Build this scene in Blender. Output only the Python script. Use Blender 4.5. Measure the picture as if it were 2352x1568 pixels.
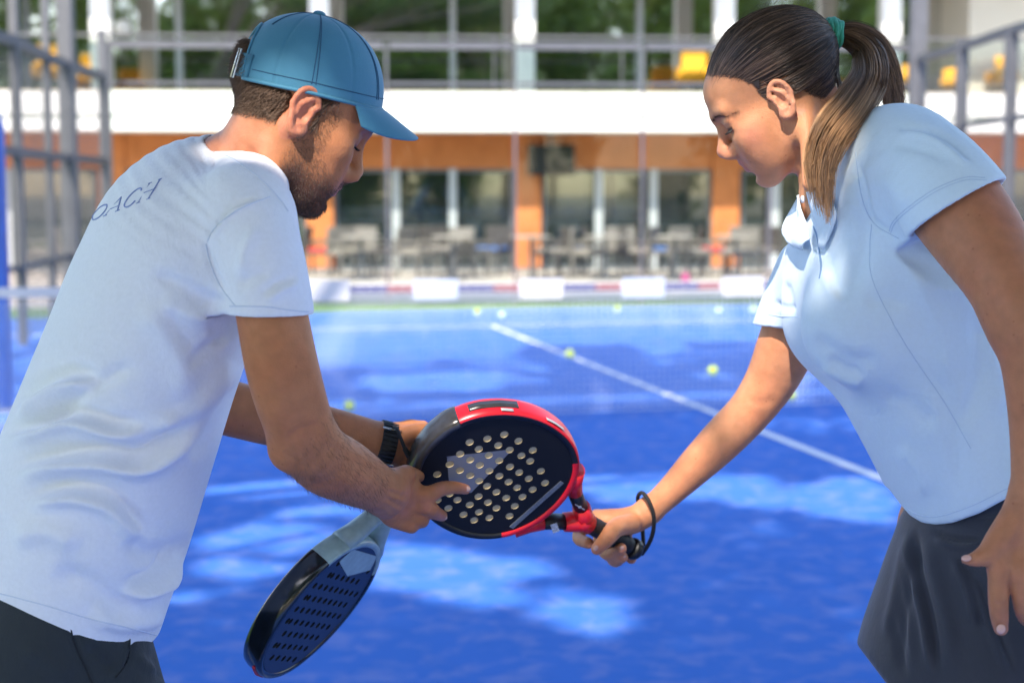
import bpy, bmesh, math, random
import numpy as np
from mathutils import Vector, Matrix
from mathutils.bvhtree import BVHTree

random.seed(7); np.random.seed(7)
SC = bpy.context.scene
for _o in list(bpy.data.objects): bpy.data.objects.remove(_o)

# ------------------------------------------------------------------ camera
# photo measured on a 2352 x 1568 sheet; focal length in those pixels
FPX, CAMH, HORIZON = 3500.0, 1.55, 436.0
PITCH = math.atan((784.0-HORIZON)/FPX)
cam_d = bpy.data.cameras.new('camera'); cam = bpy.data.objects.new('camera', cam_d)
SC.collection.objects.link(cam); SC.camera = cam
cam_d.sensor_width = 36.0; cam_d.lens = 36.0*FPX/2352.0
cam_d.clip_start = 0.05; cam_d.clip_end = 600
cam.location = (0, 0, CAMH); cam.rotation_euler = (math.pi/2-PITCH, 0, 0)
cam_d.dof.use_dof = True; cam_d.dof.focus_distance = 2.08; cam_d.dof.aperture_fstop = 3.9
cam_d.dof.aperture_blades = 0

# ------------------------------------------------------------------ light
SUNV = Vector((-0.26, -0.74, 0.86)).normalized()          # towards the sun
world = bpy.data.worlds.new('World'); SC.world = world; world.use_nodes = True
_n = world.node_tree.nodes; _l = world.node_tree.links
_sky = _n.new('ShaderNodeTexSky'); _sky.sky_type = 'NISHITA'; _sky.sun_disc = False
_sky.sun_elevation = math.asin(SUNV.z); _sky.sun_rotation = math.atan2(SUNV.x, SUNV.y)
_sky.air_density = 1.0; _sky.dust_density = 1.2; _sky.ozone_density = 1.0
_n['Background'].inputs[1].default_value = 0.15
_l.new(_sky.outputs[0], _n['Background'].inputs[0])
sun_d = bpy.data.lights.new('sun', 'SUN'); sun_d.energy = 2.5; sun_d.angle = math.radians(0.53)
sun_d.color = (1.0, 0.905, 0.80)
sun = bpy.data.objects.new('sun', sun_d); SC.collection.objects.link(sun)
sun.rotation_euler = (-SUNV).to_track_quat('-Z', 'Y').to_euler(); sun.location = (-6, -8, 12)
SC.view_settings.view_transform = 'Standard'; SC.view_settings.look = 'None'
SC.view_settings.gamma = 1.0; SC.view_settings.use_curve_mapping = False
SC.view_settings.exposure = 1.8
SC.render.engine = 'CYCLES'
SC.cycles.max_bounces = 8; SC.cycles.transparent_max_bounces = 12
SC.cycles.use_denoising = True

# ------------------------------------------------------------------ pixel helpers
CP, SP = math.cos(PITCH), math.sin(PITCH)
CAM = np.array((0.0, 0.0, CAMH))
def ray(x, y):
    a, b = (x-1176.0)/FPX, (784.0-y)/FPX
    return np.array((a, CP+b*SP, -SP+b*CP))
def P(x, y, Y):                       # photo pixel at world depth Y
    r = ray(x, y); return CAM + r*(Y/r[1])
def G(x, y, z=0.0):                   # photo pixel on the level z
    r = ray(x, y); return CAM + r*((z-CAMH)/r[2])
def to_px(pts):
    q = np.asarray(pts, float).reshape(-1, 3) - CAM
    d = q[:, 1]*CP - q[:, 2]*SP; u = q[:, 1]*SP + q[:, 2]*CP
    return np.stack([1176+FPX*q[:, 0]/d, 784-FPX*u/d, d], 1)
def m_px(px, Y): return px*Y/FPX      # pixels to metres at depth Y
def frame_at(x, y):                   # axes right, up, away along the ray of a pixel
    w = ray(x, y); w /= np.linalg.norm(w)
    r = np.cross(w, (0, SP, CP)); r /= np.linalg.norm(r)
    return r, np.cross(r, w), w

# ------------------------------------------------------------------ scene helpers
COL = SC.collection
def tag(o, label=None, cat=None, group=None, kind=None):
    if label: o['label'] = label
    if cat: o['category'] = cat
    if group: o['group'] = group
    if kind: o['kind'] = kind
    return o
def empty(name, loc=(0, 0, 0), rotz=0.0, label=None, cat=None, group=None):
    o = bpy.data.objects.new(name, None); COL.objects.link(o); o.location = loc
    o.rotation_euler = (0, 0, rotz); o.empty_display_size = 0.1
    return tag(o, label, cat, group)
def link(name, me, parent=None, mats=None):
    o = bpy.data.objects.new(name, me); COL.objects.link(o)
    if mats:
        for m in (mats if isinstance(mats, (list, tuple)) else [mats]): me.materials.append(m)
    if parent is not None:
        o.parent = parent
    return o
def world_child(o, parent):           # vertices are in world space, parent placed without rotation
    o.parent = parent
    o.matrix_parent_inverse = Matrix.Translation(-Vector(parent.location)) if parent.type == 'EMPTY' and parent.parent is None else Matrix.Identity(4)
    return o
def mesh_np(name, V, F, smooth=True):
    me = bpy.data.meshes.new(name)
    V = np.asarray(V, np.float32); nv = len(V)
    me.vertices.add(nv); me.vertices.foreach_set('co', V.ravel())
    if isinstance(F, np.ndarray):
        k = F.shape[1]; nf = len(F); loops = F.ravel().astype(np.int32)
        starts = np.arange(nf, dtype=np.int32)*k; tot = np.full(nf, k, np.int32)
    else:
        tot = np.array([len(f) for f in F], np.int32); nf = len(F)
        loops = np.array([i for f in F for i in f], np.int32)
        starts = np.concatenate([[0], np.cumsum(tot)[:-1]]).astype(np.int32)
    me.loops.add(len(loops)); me.loops.foreach_set('vertex_index', loops)
    me.polygons.add(nf); me.polygons.foreach_set('loop_start', starts)
    try: me.polygons.foreach_set('loop_total', tot)
    except Exception: pass
    me.polygons.foreach_set('use_smooth', np.full(nf, bool(smooth)))
    me.update(calc_edges=True); me.validate()
    return me
def set_color(me, rgb, name='Col'):
    a = me.color_attributes.new(name, 'FLOAT_COLOR', 'POINT')
    c = np.ones((len(me.vertices), 4), np.float32); c[:, :3] = rgb
    a.data.foreach_set('color', c.ravel())

class MB:
    """collects simple shapes into one mesh"""
    def __init__(s): s.v = []; s.f = []; s.m = []
    def add(s, V, F, mi=0):
        o = len(s.v); s.v += [tuple(map(float, p)) for p in V]
        s.f += [tuple(i+o for i in f) for f in F]; s.m += [mi]*len(F)
    def box(s, c, d, R=None, mi=0, taper=1.0):
        V = []
        for z in (-1, 1):
            t = taper if z > 0 else 1.0
            for y in (-1, 1):
                for x in (-1, 1): V.append((x*d[0]/2*t, y*d[1]/2*t, z*d[2]/2))
        V = np.array(V)
        if R is not None: V = V @ np.asarray(R).T
        V = V+np.asarray(c)
        s.add(V, [(0, 2, 3, 1), (4, 5, 7, 6), (0, 1, 5, 4), (2, 6, 7, 3), (0, 4, 6, 2), (1, 3, 7, 5)], mi)
    def beam(s, a, b, w, h, mi=0):
        a, b = np.asarray(a, float), np.asarray(b, float); t = b-a; L = np.linalg.norm(t); t /= L
        up = np.array((0, 0, 1.)) if abs(t[2]) < .95 else np.array((0, 1., 0))
        r = np.cross(t, up); r /= np.linalg.norm(r); u = np.cross(r, t)
        s.box((a+b)/2, (w, L, h), np.stack([r, t, u], 1), mi)
    def tube(s, pts, rad, n=8, mi=0, cap=True, closed=False):
        pts = [np.asarray(p, float) for p in pts]; m = len(pts)
        if not hasattr(rad, '__len__'): rad = [rad]*m
        V = []; prev = None
        for i in range(m):
            if closed: t = pts[(i+1) % m]-pts[i-1]
            else: t = pts[min(i+1, m-1)]-pts[max(i-1, 0)]
            t = t/(np.linalg.norm(t)+1e-12)
            if prev is None:
                a = np.array((0, 0, 1.)) if abs(t[2]) < .9 else np.array((1., 0, 0))
                x = np.cross(t, a)
            else: x = prev-t*np.dot(prev, t)
            x /= np.linalg.norm(x)+1e-12; y = np.cross(t, x); prev = x
            for k in range(n):
                a = 2*math.pi*k/n; V.append(pts[i]+rad[i]*(math.cos(a)*x+math.sin(a)*y))
        F = []
        for i in range(m if closed else m-1):
            j = (i+1) % m
            for k in range(n):
                F.append((i*n+k, i*n+(k+1) % n, j*n+(k+1) % n, j*n+k))
        if cap and not closed:
            F.append(tuple(range(n-1, -1, -1))); F.append(tuple((m-1)*n+k for k in range(n)))
        s.add(V, F, mi)
    def ball(s, c, r, seg=12, rings=8, mi=0, R=None):
        rr = np.asarray(r if hasattr(r, '__len__') else (r, r, r), float); V = [(0, 0, 1)]
        for i in range(1, rings):
            t = math.pi*i/rings
            for k in range(seg):
                a = 2*math.pi*k/seg; V.append((math.sin(t)*math.cos(a), math.sin(t)*math.sin(a), math.cos(t)))
        V.append((0, 0, -1)); V = np.array(V)*rr
        if R is not None: V = V @ np.asarray(R).T
        V = V+np.asarray(c); F = []
        for k in range(seg): F.append((0, 1+k, 1+(k+1) % seg))
        for i in range(rings-2):
            for k in range(seg):
                a = 1+i*seg+k; b = 1+i*seg+(k+1) % seg; F.append((a, a+seg, b+seg, b))
        L = len(V)-1
        for k in range(seg): F.append((L, L-seg+(k+1) % seg, L-seg+k))
        s.add(V, F, mi)
    def lathe(s, prof, n=16, c=(0, 0, 0), R=None, mi=0):
        V = []
        for r, z in prof:
            for k in range(n):
                a = 2*math.pi*k/n; V.append((r*math.cos(a), r*math.sin(a), z))
        V = np.array(V)
        if R is not None: V = V @ np.asarray(R).T
        V = V+np.asarray(c); F = []
        for i in range(len(prof)-1):
            for k in range(n): F.append((i*n+k, i*n+(k+1) % n, (i+1)*n+(k+1) % n, (i+1)*n+k))
        s.add(V, F, mi)
    def build(s, name, mats, parent=None, smooth=False, wchild=False, bevel=0.0):
        me = mesh_np(name, s.v, s.f, smooth)
        if len(set(s.m)) > 1: me.polygons.foreach_set('material_index', np.array(s.m, np.int32))
        o = link(name, me, None, mats)
        if bevel:
            b = o.modifiers.new('bevel', 'BEVEL'); b.width = bevel; b.segments = 2; b.limit_method = 'ANGLE'
        if parent is not None:
            if wchild: world_child(o, parent)
            else: o.parent = parent
        return o

# ------------------------------------------------------------------ materials
def nt(name):
    m = bpy.data.materials.new(name); m.use_nodes = True
    return m, m.node_tree.nodes, m.node_tree.links, m.node_tree.nodes['Principled BSDF']
def setp(b, **k):
    for n, v in k.items():
        n = n.replace('_', ' ')
        if n in b.inputs: b.inputs[n].default_value = v
def mat(name, col, rough=0.6, metal=0.0, noise=0.0, nscale=20.0, bump=0.0, bscale=200.0, spec=0.5, col2=None, coord='Object', detail=4.0, **kw):
    m, n, l, b = nt(name)
    setp(b, Roughness=rough, Metallic=metal); b.inputs['Specular IOR Level'].default_value = spec
    b.inputs['Base Color'].default_value = (*col, 1)
    for k, v in kw.items(): setp(b, **{k: v})
    tc = n.new('ShaderNodeTexCoord')
    if noise or col2:
        t = n.new('ShaderNodeTexNoise'); t.inputs['Scale'].default_value = nscale; t.inputs['Detail'].default_value = detail
        l.new(tc.outputs[coord], t.inputs['Vector'])
        mx = n.new('ShaderNodeMix'); mx.data_type = 'RGBA'
        c2 = col2 or tuple(max(0, c*(1-noise)) for c in col); c1 = col if col2 else tuple(min(1, c*(1+noise)) for c in col)
        mx.inputs[6].default_value = (*c1, 1); mx.inputs[7].default_value = (*c2, 1)
        rp = n.new('ShaderNodeValToRGB'); rp.color_ramp.elements[0].position = .3; rp.color_ramp.elements[1].position = .7
        l.new(t.outputs['Fac'], rp.inputs[0]); l.new(rp.outputs[0], mx.inputs[0]); l.new(mx.outputs[2], b.inputs['Base Color'])
    if bump:
        t2 = n.new('ShaderNodeTexNoise'); t2.inputs['Scale'].default_value = bscale; t2.inputs['Detail'].default_value = 3
        l.new(tc.outputs[coord], t2.inputs['Vector'])
        bp = n.new('ShaderNodeBump'); bp.inputs['Strength'].default_value = bump; bp.inputs['Distance'].default_value = 0.002
        l.new(t2.outputs['Fac'], bp.inputs['Height']); l.new(bp.outputs[0], b.inputs['Normal'])
    return m
def skin_mat(name, gain=1.0):
    m, n, l, b = nt(name)
    setp(b, Roughness=0.52); b.inputs['Specular IOR Level'].default_value = 0.3
    b.inputs['Subsurface Weight'].default_value = 0.22; b.inputs['Subsurface Radius'].default_value = (1.0, 0.35, 0.18)
    b.inputs['Subsurface Scale'].default_value = 0.006
    a = n.new('ShaderNodeVertexColor'); a.layer_name = 'Col'
    tc = n.new('ShaderNodeTexCoord')
    t = n.new('ShaderNodeTexNoise'); t.inputs['Scale'].default_value = 55; t.inputs['Detail'].default_value = 6
    l.new(tc.outputs['Object'], t.inputs['Vector'])
    r = n.new('ShaderNodeMapRange'); r.inputs[1].default_value = .25; r.inputs[2].default_value = .75; r.inputs[3].default_value = .86; r.inputs[4].default_value = 1.12
    l.new(t.outputs['Fac'], r.inputs[0])
    mx = n.new('ShaderNodeMix'); mx.data_type = 'RGBA'; mx.blend_type = 'MULTIPLY'; mx.inputs[0].default_value = 1
    l.new(a.outputs[0], mx.inputs[6]); l.new(r.outputs[0], mx.inputs[7]); l.new(mx.outputs[2], b.inputs['Base Color'])
    # blotches and freckles
    t3 = n.new('ShaderNodeTexNoise'); t3.inputs['Scale'].default_value = 11; t3.inputs['Detail'].default_value = 3; l.new(tc.outputs['Object'], t3.inputs['Vector'])
    r3 = n.new('ShaderNodeMapRange'); r3.inputs[1].default_value = .42; r3.inputs[2].default_value = .70; r3.inputs[3].default_value = 0; r3.inputs[4].default_value = .5; l.new(t3.outputs['Fac'], r3.inputs[0])
    m3 = n.new('ShaderNodeMix'); m3.data_type = 'RGBA'; m3.blend_type = 'MULTIPLY'; m3.inputs[7].default_value = (1.0, .78, .74, 1); l.new(r3.outputs[0], m3.inputs[0]); l.new(mx.outputs[2], m3.inputs[6])
    vf = n.new('ShaderNodeTexVoronoi'); vf.inputs['Scale'].default_value = 85; l.new(tc.outputs['Object'], vf.inputs['Vector'])
    lt = n.new('ShaderNodeMapRange'); lt.inputs[1].default_value = .05; lt.inputs[2].default_value = .17; lt.inputs[3].default_value = 1; lt.inputs[4].default_value = 0; l.new(vf.outputs['Distance'], lt.inputs[0])
    sp = n.new('ShaderNodeSeparateColor'); l.new(vf.outputs['Color'], sp.inputs[0]); gt = n.new('ShaderNodeMath'); gt.operation = 'GREATER_THAN'; gt.inputs[1].default_value = .80; l.new(sp.outputs[0], gt.inputs[0])
    fm = n.new('ShaderNodeMath'); fm.operation = 'MULTIPLY'; l.new(lt.outputs[0], fm.inputs[0]); l.new(gt.outputs[0], fm.inputs[1]); fq = n.new('ShaderNodeMath'); fq.operation = 'MULTIPLY'; fq.inputs[1].default_value = .55; l.new(fm.outputs[0], fq.inputs[0])
    m4 = n.new('ShaderNodeMix'); m4.data_type = 'RGBA'; m4.blend_type = 'MULTIPLY'; m4.inputs[7].default_value = (.55, .42, .38, 1); l.new(fq.outputs[0], m4.inputs[0]); l.new(m3.outputs[2], m4.inputs[6]); l.new(m4.outputs[2], b.inputs['Base Color'])
    # pores
    v = n.new('ShaderNodeTexVoronoi'); v.inputs['Scale'].default_value = 420
    l.new(tc.outputs['Object'], v.inputs['Vector'])
    t2 = n.new('ShaderNodeTexNoise'); t2.inputs['Scale'].default_value = 160; t2.inputs['Detail'].default_value = 5
    l.new(tc.outputs['Object'], t2.inputs['Vector'])
    ad = n.new('ShaderNodeMath'); ad.operation = 'ADD'; l.new(v.outputs[0], ad.inputs[0]); l.new(t2.outputs['Fac'], ad.inputs[1])
    bp = n.new('ShaderNodeBump'); bp.inputs['Strength'].default_value = .22; bp.inputs['Distance'].default_value = .0012
    l.new(ad.outputs[0], bp.inputs['Height']); l.new(bp.outputs[0], b.inputs['Normal'])
    return m
def strand_mat(name, rough=0.45):
    m, n, l, b = nt(name)
    setp(b, Roughness=rough); b.inputs['Specular IOR Level'].default_value = .55
    a = n.new('ShaderNodeVertexColor'); a.layer_name = 'Col'
    l.new(a.outputs[0], b.inputs['Base Color'])
    return m
def cloth_mat(name, col, wrinkle=0.35, wscale=26.0, weave=900.0, rough=0.85, stripes=None, sheen=0.2, var=0.06):
    m, n, l, b = nt(name)
    setp(b, Roughness=rough); b.inputs['Specular IOR Level'].default_value = .2
    b.inputs['Sheen Weight'].default_value = sheen
    tc = n.new('ShaderNodeTexCoord')
    t = n.new('ShaderNodeTexNoise'); t.inputs['Scale'].default_value = 180; t.inputs['Detail'].default_value = 5
    l.new(tc.outputs['Object'], t.inputs['Vector'])
    mx = n.new('ShaderNodeMix'); mx.data_type = 'RGBA'
    mx.inputs[6].default_value = (*[min(1, c*(1+var)) for c in col], 1); mx.inputs[7].default_value = (*[c*(1-var) for c in col], 1)
    l.new(t.outputs['Fac'], mx.inputs[0]); l.new(mx.outputs[2], b.inputs['Base Color'])
    w = n.new('ShaderNodeTexNoise'); w.inputs['Scale'].default_value = wscale; w.inputs['Detail'].default_value = 3; w.inputs['Distortion'].default_value = .8
    l.new(tc.outputs['Object'], w.inputs['Vector'])
    w2 = n.new('ShaderNodeTexNoise'); w2.inputs['Scale'].default_value = wscale*2.7; w2.inputs['Detail'].default_value = 4; w2.inputs['Distortion'].default_value = 1.5
    mpw = n.new('ShaderNodeMapping'); mpw.inputs['Rotation'].default_value = (0, .5, 0); mpw.inputs['Scale'].default_value = (1.9, 1, .75); l.new(tc.outputs['Object'], mpw.inputs['Vector']); l.new(mpw.outputs[0], w2.inputs['Vector'])
    ws = n.new('ShaderNodeMath'); ws.operation = 'MULTIPLY_ADD'; ws.inputs[1].default_value = .38; l.new(w2.outputs['Fac'], ws.inputs[0]); l.new(w.outputs['Fac'], ws.inputs[2])
    bp = n.new('ShaderNodeBump'); bp.inputs['Strength'].default_value = wrinkle; bp.inputs['Distance'].default_value = .006
    l.new(ws.outputs[0], bp.inputs['Height'])
    f = n.new('ShaderNodeTexNoise'); f.inputs['Scale'].default_value = weave; f.inputs['Detail'].default_value = 2
    if stripes:
        mp = n.new('ShaderNodeMapping'); mp.inputs['Scale'].default_value = stripes; mp.inputs['Rotation'].default_value = (0, math.radians(-16), 0)
        l.new(tc.outputs['Object'], mp.inputs['Vector']); l.new(mp.outputs[0], f.inputs['Vector']); f.inputs['Scale'].default_value = 1.0
    else: l.new(tc.outputs['Object'], f.inputs['Vector'])
    b2 = n.new('ShaderNodeBump'); b2.inputs['Strength'].default_value = .25; b2.inputs['Distance'].default_value = .001
    l.new(f.outputs['Fac'], b2.inputs['Height']); l.new(bp.outputs[0], b2.inputs['Normal']); l.new(b2.outputs[0], b.inputs['Normal'])
    return m
# ------------------------------------------------------------------ implicit modelling of bodies and cloth
def _n3(v): v = np.asarray(v, float); return v/(np.linalg.norm(v)+1e-12)
class Cone:                                            # round cone a -> b
    def __init__(s, a, b, ra, rb):
        s.a, s.b = np.asarray(a, float), np.asarray(b, float); s.ra, s.rb = ra, rb
        r = max(ra, rb); s.lo = np.minimum(s.a, s.b)-r; s.hi = np.maximum(s.a, s.b)+r
    def __call__(s, p):
        ab = (s.b-s.a).astype(np.float32); L2 = np.float32(ab@ab+1e-12); q = p-s.a.astype(np.float32)
        t = np.clip((q@ab)/L2, 0, 1)
        d = q-t[..., None]*ab
        return np.sqrt(np.einsum('...i,...i', d, d))-(np.float32(s.ra)+np.float32(s.rb-s.ra)*t)
class Ell:                                             # ellipsoid, axes = rows of R
    def __init__(s, c, r, R=None):
        s.c = np.asarray(c, float); s.r = np.asarray(r, float); s.R = np.eye(3) if R is None else np.asarray(R, float)
        e = np.sqrt(((s.R*s.r[:, None])**2).sum(0)); s.lo = s.c-e; s.hi = s.c+e
    def __call__(s, p):
        q = (p-s.c.astype(np.float32))@(s.R.T/s.r).astype(np.float32); g = q*(1/s.r).astype(np.float32)
        k0 = np.sqrt(np.einsum('...i,...i', q, q)); k1 = np.sqrt(np.einsum('...i,...i', g, g))+np.float32(1e-9)
        return k0*(k0-1)/k1
class Loft:                                            # elliptic tube: stations (point, half sagittal a, half lateral b)
    def __init__(s, st, lateral, n=14, ends=0.6):
        pts = np.array([q[0] for q in st], float); A = np.array([q[1] for q in st], float); B = np.array([q[2] for q in st], float)
        L = [_n3(q[3]) if len(q) > 3 else _n3(lateral) for q in st]; L = np.array(L)
        u = np.concatenate([[0], np.cumsum(np.linalg.norm(np.diff(pts, axis=0), axis=1))]); u /= u[-1]
        uu = np.linspace(0, 1, n*(len(st)-1)//2+2)
        def cr(Y):
            Y = np.asarray(Y, float)
            if Y.ndim == 1: Y = Y[:, None]
            m = np.gradient(Y, u, axis=0); out = []
            for x in uu:
                i = min(max(np.searchsorted(u, x)-1, 0), len(u)-2); h = u[i+1]-u[i]; t = (x-u[i])/h
                out.append((2*t**3-3*t*t+1)*Y[i]+(t**3-2*t*t+t)*h*m[i]+(3*t*t-2*t**3)*Y[i+1]+(t**3-t*t)*h*m[i+1])
            return np.array(out)
        s.p = cr(pts); s.A = cr(A)[:, 0]; s.B = cr(B)[:, 0]; s.L = cr(L); s.ends = ends
        r = max(s.A.max(), s.B.max()); s.lo = s.p.min(0)-r; s.hi = s.p.max(0)+r
    def __call__(s, p):
        sh = p.shape[:-1]; p = p.reshape(-1, 3); best = np.full(len(p), .4, np.float32); f4 = np.float32
        for i in range(len(s.p)-1):
            a, b = s.p[i], s.p[i+1]; T = b-a; Ln = np.linalg.norm(T); T = T/Ln
            R = max(s.A[i], s.A[i+1], s.B[i], s.B[i+1])+.045
            w0 = p@T.astype(f4)-f4(a@T); m = np.where((w0 > (-.05 if i == 0 else -.5*Ln-.012)) & (w0 < Ln+(.05 if i == len(s.p)-2 else .5*Ln+.012)))[0]
            if not len(m): continue
            pm = p[m]; k_ = (np.abs(pm-((a+b)/2).astype(f4)) < f4(R+Ln/2)).all(1); m = m[k_]
            if not len(m): continue
            Lt = s.L[i]-T*(s.L[i]@T); Lt = _n3(Lt); S = np.cross(T, Lt)
            q = p[m]-a.astype(f4); M3 = np.stack([S, Lt, T], 1).astype(f4); q = q@M3; x, y, w = q[:, 0], q[:, 1], q[:, 2]; t = np.clip(w*f4(1/Ln), 0, 1); ww = w-t*f4(Ln)
            A = f4(s.A[i])+f4(s.A[i+1]-s.A[i])*t; B = f4(s.B[i])+f4(s.B[i+1]-s.B[i])*t; E = np.minimum(A, B)*f4(s.ends)
            x = x/A; y = y/B; ww = ww/E
            k0 = np.sqrt(x*x+y*y+ww*ww); x = x/A; y = y/B; ww = ww/E; k1 = np.sqrt(x*x+y*y+ww*ww)+f4(1e-9)
            best[m] = np.minimum(best[m], k0*(k0-1)/k1)
        return best.reshape(sh)
class Half:                                            # half space, inside where n.(p-c) < 0
    def __init__(s, c, n): s.c = np.asarray(c, float); s.n = _n3(n); s.lo = np.full(3, -99.); s.hi = np.full(3, 99.)
    def __call__(s, p): return (p-s.c)@s.n
class Grp:                                             # nested group
    def __init__(s, ops): s.ops = ops; s.lo = np.min([o[1].lo for o in ops if o[0] == 'u'], 0); s.hi = np.max([o[1].hi for o in ops if o[0] == 'u'], 0)
    def __call__(s, p): return eval_ops(s.ops, p)
class Off:
    def __init__(s, f, o): s.f = f; s.o = o; s.lo = f.lo-abs(o); s.hi = f.hi+abs(o)
    def __call__(s, p): return s.f(p)-s.o
def smin(a, b, k):
    if k <= 0: return np.minimum(a, b)
    h = np.maximum(k-np.abs(a-b), 0)/k
    return np.minimum(a, b)-h*h*k*0.25
def comb(d, op, e, k):
    if op == 'u': return smin(d, e, k)
    if op == 's': return -smin(-d, e, k)
    return -smin(-d, -e, k)                            # 'i'
def eval_ops(ops, p):
    d = np.full(p.shape[:-1], 0.5)
    for op, f, k in ops: d = comb(d, op, f(p), k)
    return d
def chain(ops, pts, k=0.012, op='u', k0=None):
    """pts: list of (x, y, Y, radius_px) in photo units -> round cones"""
    W = [(P(a, b, c), m_px(r, c)) for a, b, c, r in pts]
    for i in range(len(W)-1):
        ops.append((op, Cone(W[i][0], W[i+1][0], W[i][1], W[i+1][1]), (k0 if (k0 is not None and i == 0) else k)))
def limb(ops, pts, k=.02, flat=1.0, lat=(0, 1, 0), n=8, ends=.95):
    """smooth tapered limb through (x, y, Y, radius_px); flat scales the radius along lat"""
    L = [(P(a, b, c), m_px(r, c), m_px(r, c)*flat) for a, b, c, r in pts]
    ops.append(('u', Loft(L, lat, n, ends), k))
def sdf_mesh(ops, h, lo=None, hi=None, B=6, relax=2):
    us = [o[1] for o in ops if o[0] == 'u']
    lo = np.min([u.lo for u in us], 0)-3*h if lo is None else np.asarray(lo, float)
    hi = np.max([u.hi for u in us], 0)+3*h if hi is None else np.asarray(hi, float)
    bs = B*h; nb = np.ceil((hi-lo)/bs).astype(int)
    gi = np.stack(np.meshgrid(*[np.arange(n) for n in nb], indexing='ij'), -1).reshape(-1, 3)
    ctr = lo+(gi+.5)*bs
    def ev(blocks_c, pts, half):                       # pts (nb, m, 3)
        d = np.full(pts.shape[:-1], 0.5, np.float32)
        for op, f, k in ops:
            if op == 'i' or f.hi[0] > 50:
                d = comb(d, op, f(pts), k); continue
            mp_ = k+.012; mg = half+mp_
            msk = np.all((blocks_c > f.lo-mg) & (blocks_c < f.hi+mg), 1)
            if msk.any():
                pm = pts[msk]; e = f(pm); e[~np.all((pm > f.lo-mp_) & (pm < f.hi+mp_), -1)] = .5
                d[msk] = comb(d[msk], op, e, k)
        return d
    keep = []
    for s in range(0, len(ctr), 200000):
        c = ctr[s:s+200000]; d = ev(c, c[:, None, :], bs*.9)[:, 0]
        keep.append(np.abs(d) < bs*1.3)
    gi = gi[np.concatenate(keep)]
    loc = np.stack(np.meshgrid(*[np.arange(B+1)]*3, indexing='ij'), -1).reshape(-1, 3)
    N = nb*B+2; sx, sy = N[1]*N[2], N[2]
    cid = []; cv = []; edges = [[], [], []]
    for s in range(0, len(gi), 3000):
        g = gi[s:s+3000]; idx = g[:, None, :]*B+loc[None]
        pts = (lo+idx*h).astype(np.float32)
        d = ev(lo+(g+.5)*bs, pts, bs*.9)
        D = d.reshape(-1, B+1, B+1, B+1)
        c8 = np.stack([D[:, a:B+a, b:B+b, c:B+c] for a in (0, 1) for b in (0, 1) for c in (0, 1)], -1)
        ins = c8 < 0; act = ins.any(-1) & ~ins.all(-1)
        w = np.argwhere(act); vals = c8[act]
        if len(w):
            acc = np.zeros((len(w), 3)); cnt = np.zeros(len(w))
            cor = [(a, b, c) for a in (0, 1) for b in (0, 1) for c in (0, 1)]
            for i in range(8):
                for j in range(i+1, 8):
                    df = np.array(cor[j])-np.array(cor[i])
                    if np.abs(df).sum() != 1: continue
                    a, b = vals[:, i], vals[:, j]; m = (a < 0) != (b < 0)
                    t = np.where(m, a/(a-b+1e-20), 0)
                    acc += m[:, None]*(np.array(cor[i])+t[:, None]*df); cnt += m
            gc = g[w[:, 0]]*B+w[:, 1:]
            cid.append(gc[:, 0]*sx+gc[:, 1]*sy+gc[:, 2]); cv.append(lo+(gc+acc/cnt[:, None])*h)
        for ax in range(3):
            sl = [slice(0, B)]*3; s2 = list(sl); s2[ax] = slice(1, B+1)
            a = D[(slice(None), *sl)] < 0; b = D[(slice(None), *s2)] < 0
            w = np.argwhere(a != b)
            if len(w):
                gc = g[w[:, 0]]*B+w[:, 1:]
                edges[ax].append(np.column_stack([gc, a[tuple(w.T)]]))
    cid = np.concatenate(cid); cv = np.concatenate(cv)
    o = np.argsort(cid); cid = cid[o]; cv = cv[o]
    quads = []
    for ax in range(3):
        if not edges[ax]: continue
        e = np.concatenate(edges[ax]); gc = e[:, :3].astype(np.int64); fl = e[:, 3].astype(bool)
        u, v = [(1, 2), (2, 0), (0, 1)][ax]
        ids = []
        for du, dv in ((-1, -1), (0, -1), (0, 0), (-1, 0)):
            q = gc.copy(); q[:, u] += du; q[:, v] += dv
            ids.append(q[:, 0]*sx+q[:, 1]*sy+q[:, 2])
        ids = np.stack(ids, 1); k = np.searchsorted(cid, ids); k = np.minimum(k, len(cid)-1)
        ok = (cid[k] == ids).all(1); k = k[ok]; fl = fl[ok]
        k[~fl] = k[~fl][:, ::-1]
        quads.append(k)
    F = np.concatenate(quads)
    used = np.unique(F); mp = np.full(len(cv), -1); mp[used] = np.arange(len(used)); V = cv[used]; F = mp[F]
    for _ in range(relax): V = vsmooth(V, F, .5)
    return V, F
def vsmooth(V, F, lam):
    acc = np.zeros_like(V); cnt = np.zeros(len(V))
    for i in range(4):
        a, b = F[:, i], F[:, (i+1) % 4]
        for ax in range(3): acc[:, ax] += np.bincount(a, V[b, ax], len(V))+np.bincount(b, V[a, ax], len(V))
        cnt += np.bincount(a, minlength=len(V))+np.bincount(b, minlength=len(V))
    return V+lam*(acc/np.maximum(cnt, 1)[:, None]-V)
def vnormals(V, F):
    n = np.cross(V[F[:, 2]]-V[F[:, 0]], V[F[:, 3]]-V[F[:, 1]]); out = np.zeros_like(V)
    for i in range(4):
        for ax in range(3): out[:, ax] += np.bincount(F[:, i], n[:, ax], len(V))
    return out/(np.linalg.norm(out, axis=1)[:, None]+1e-12)
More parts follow.
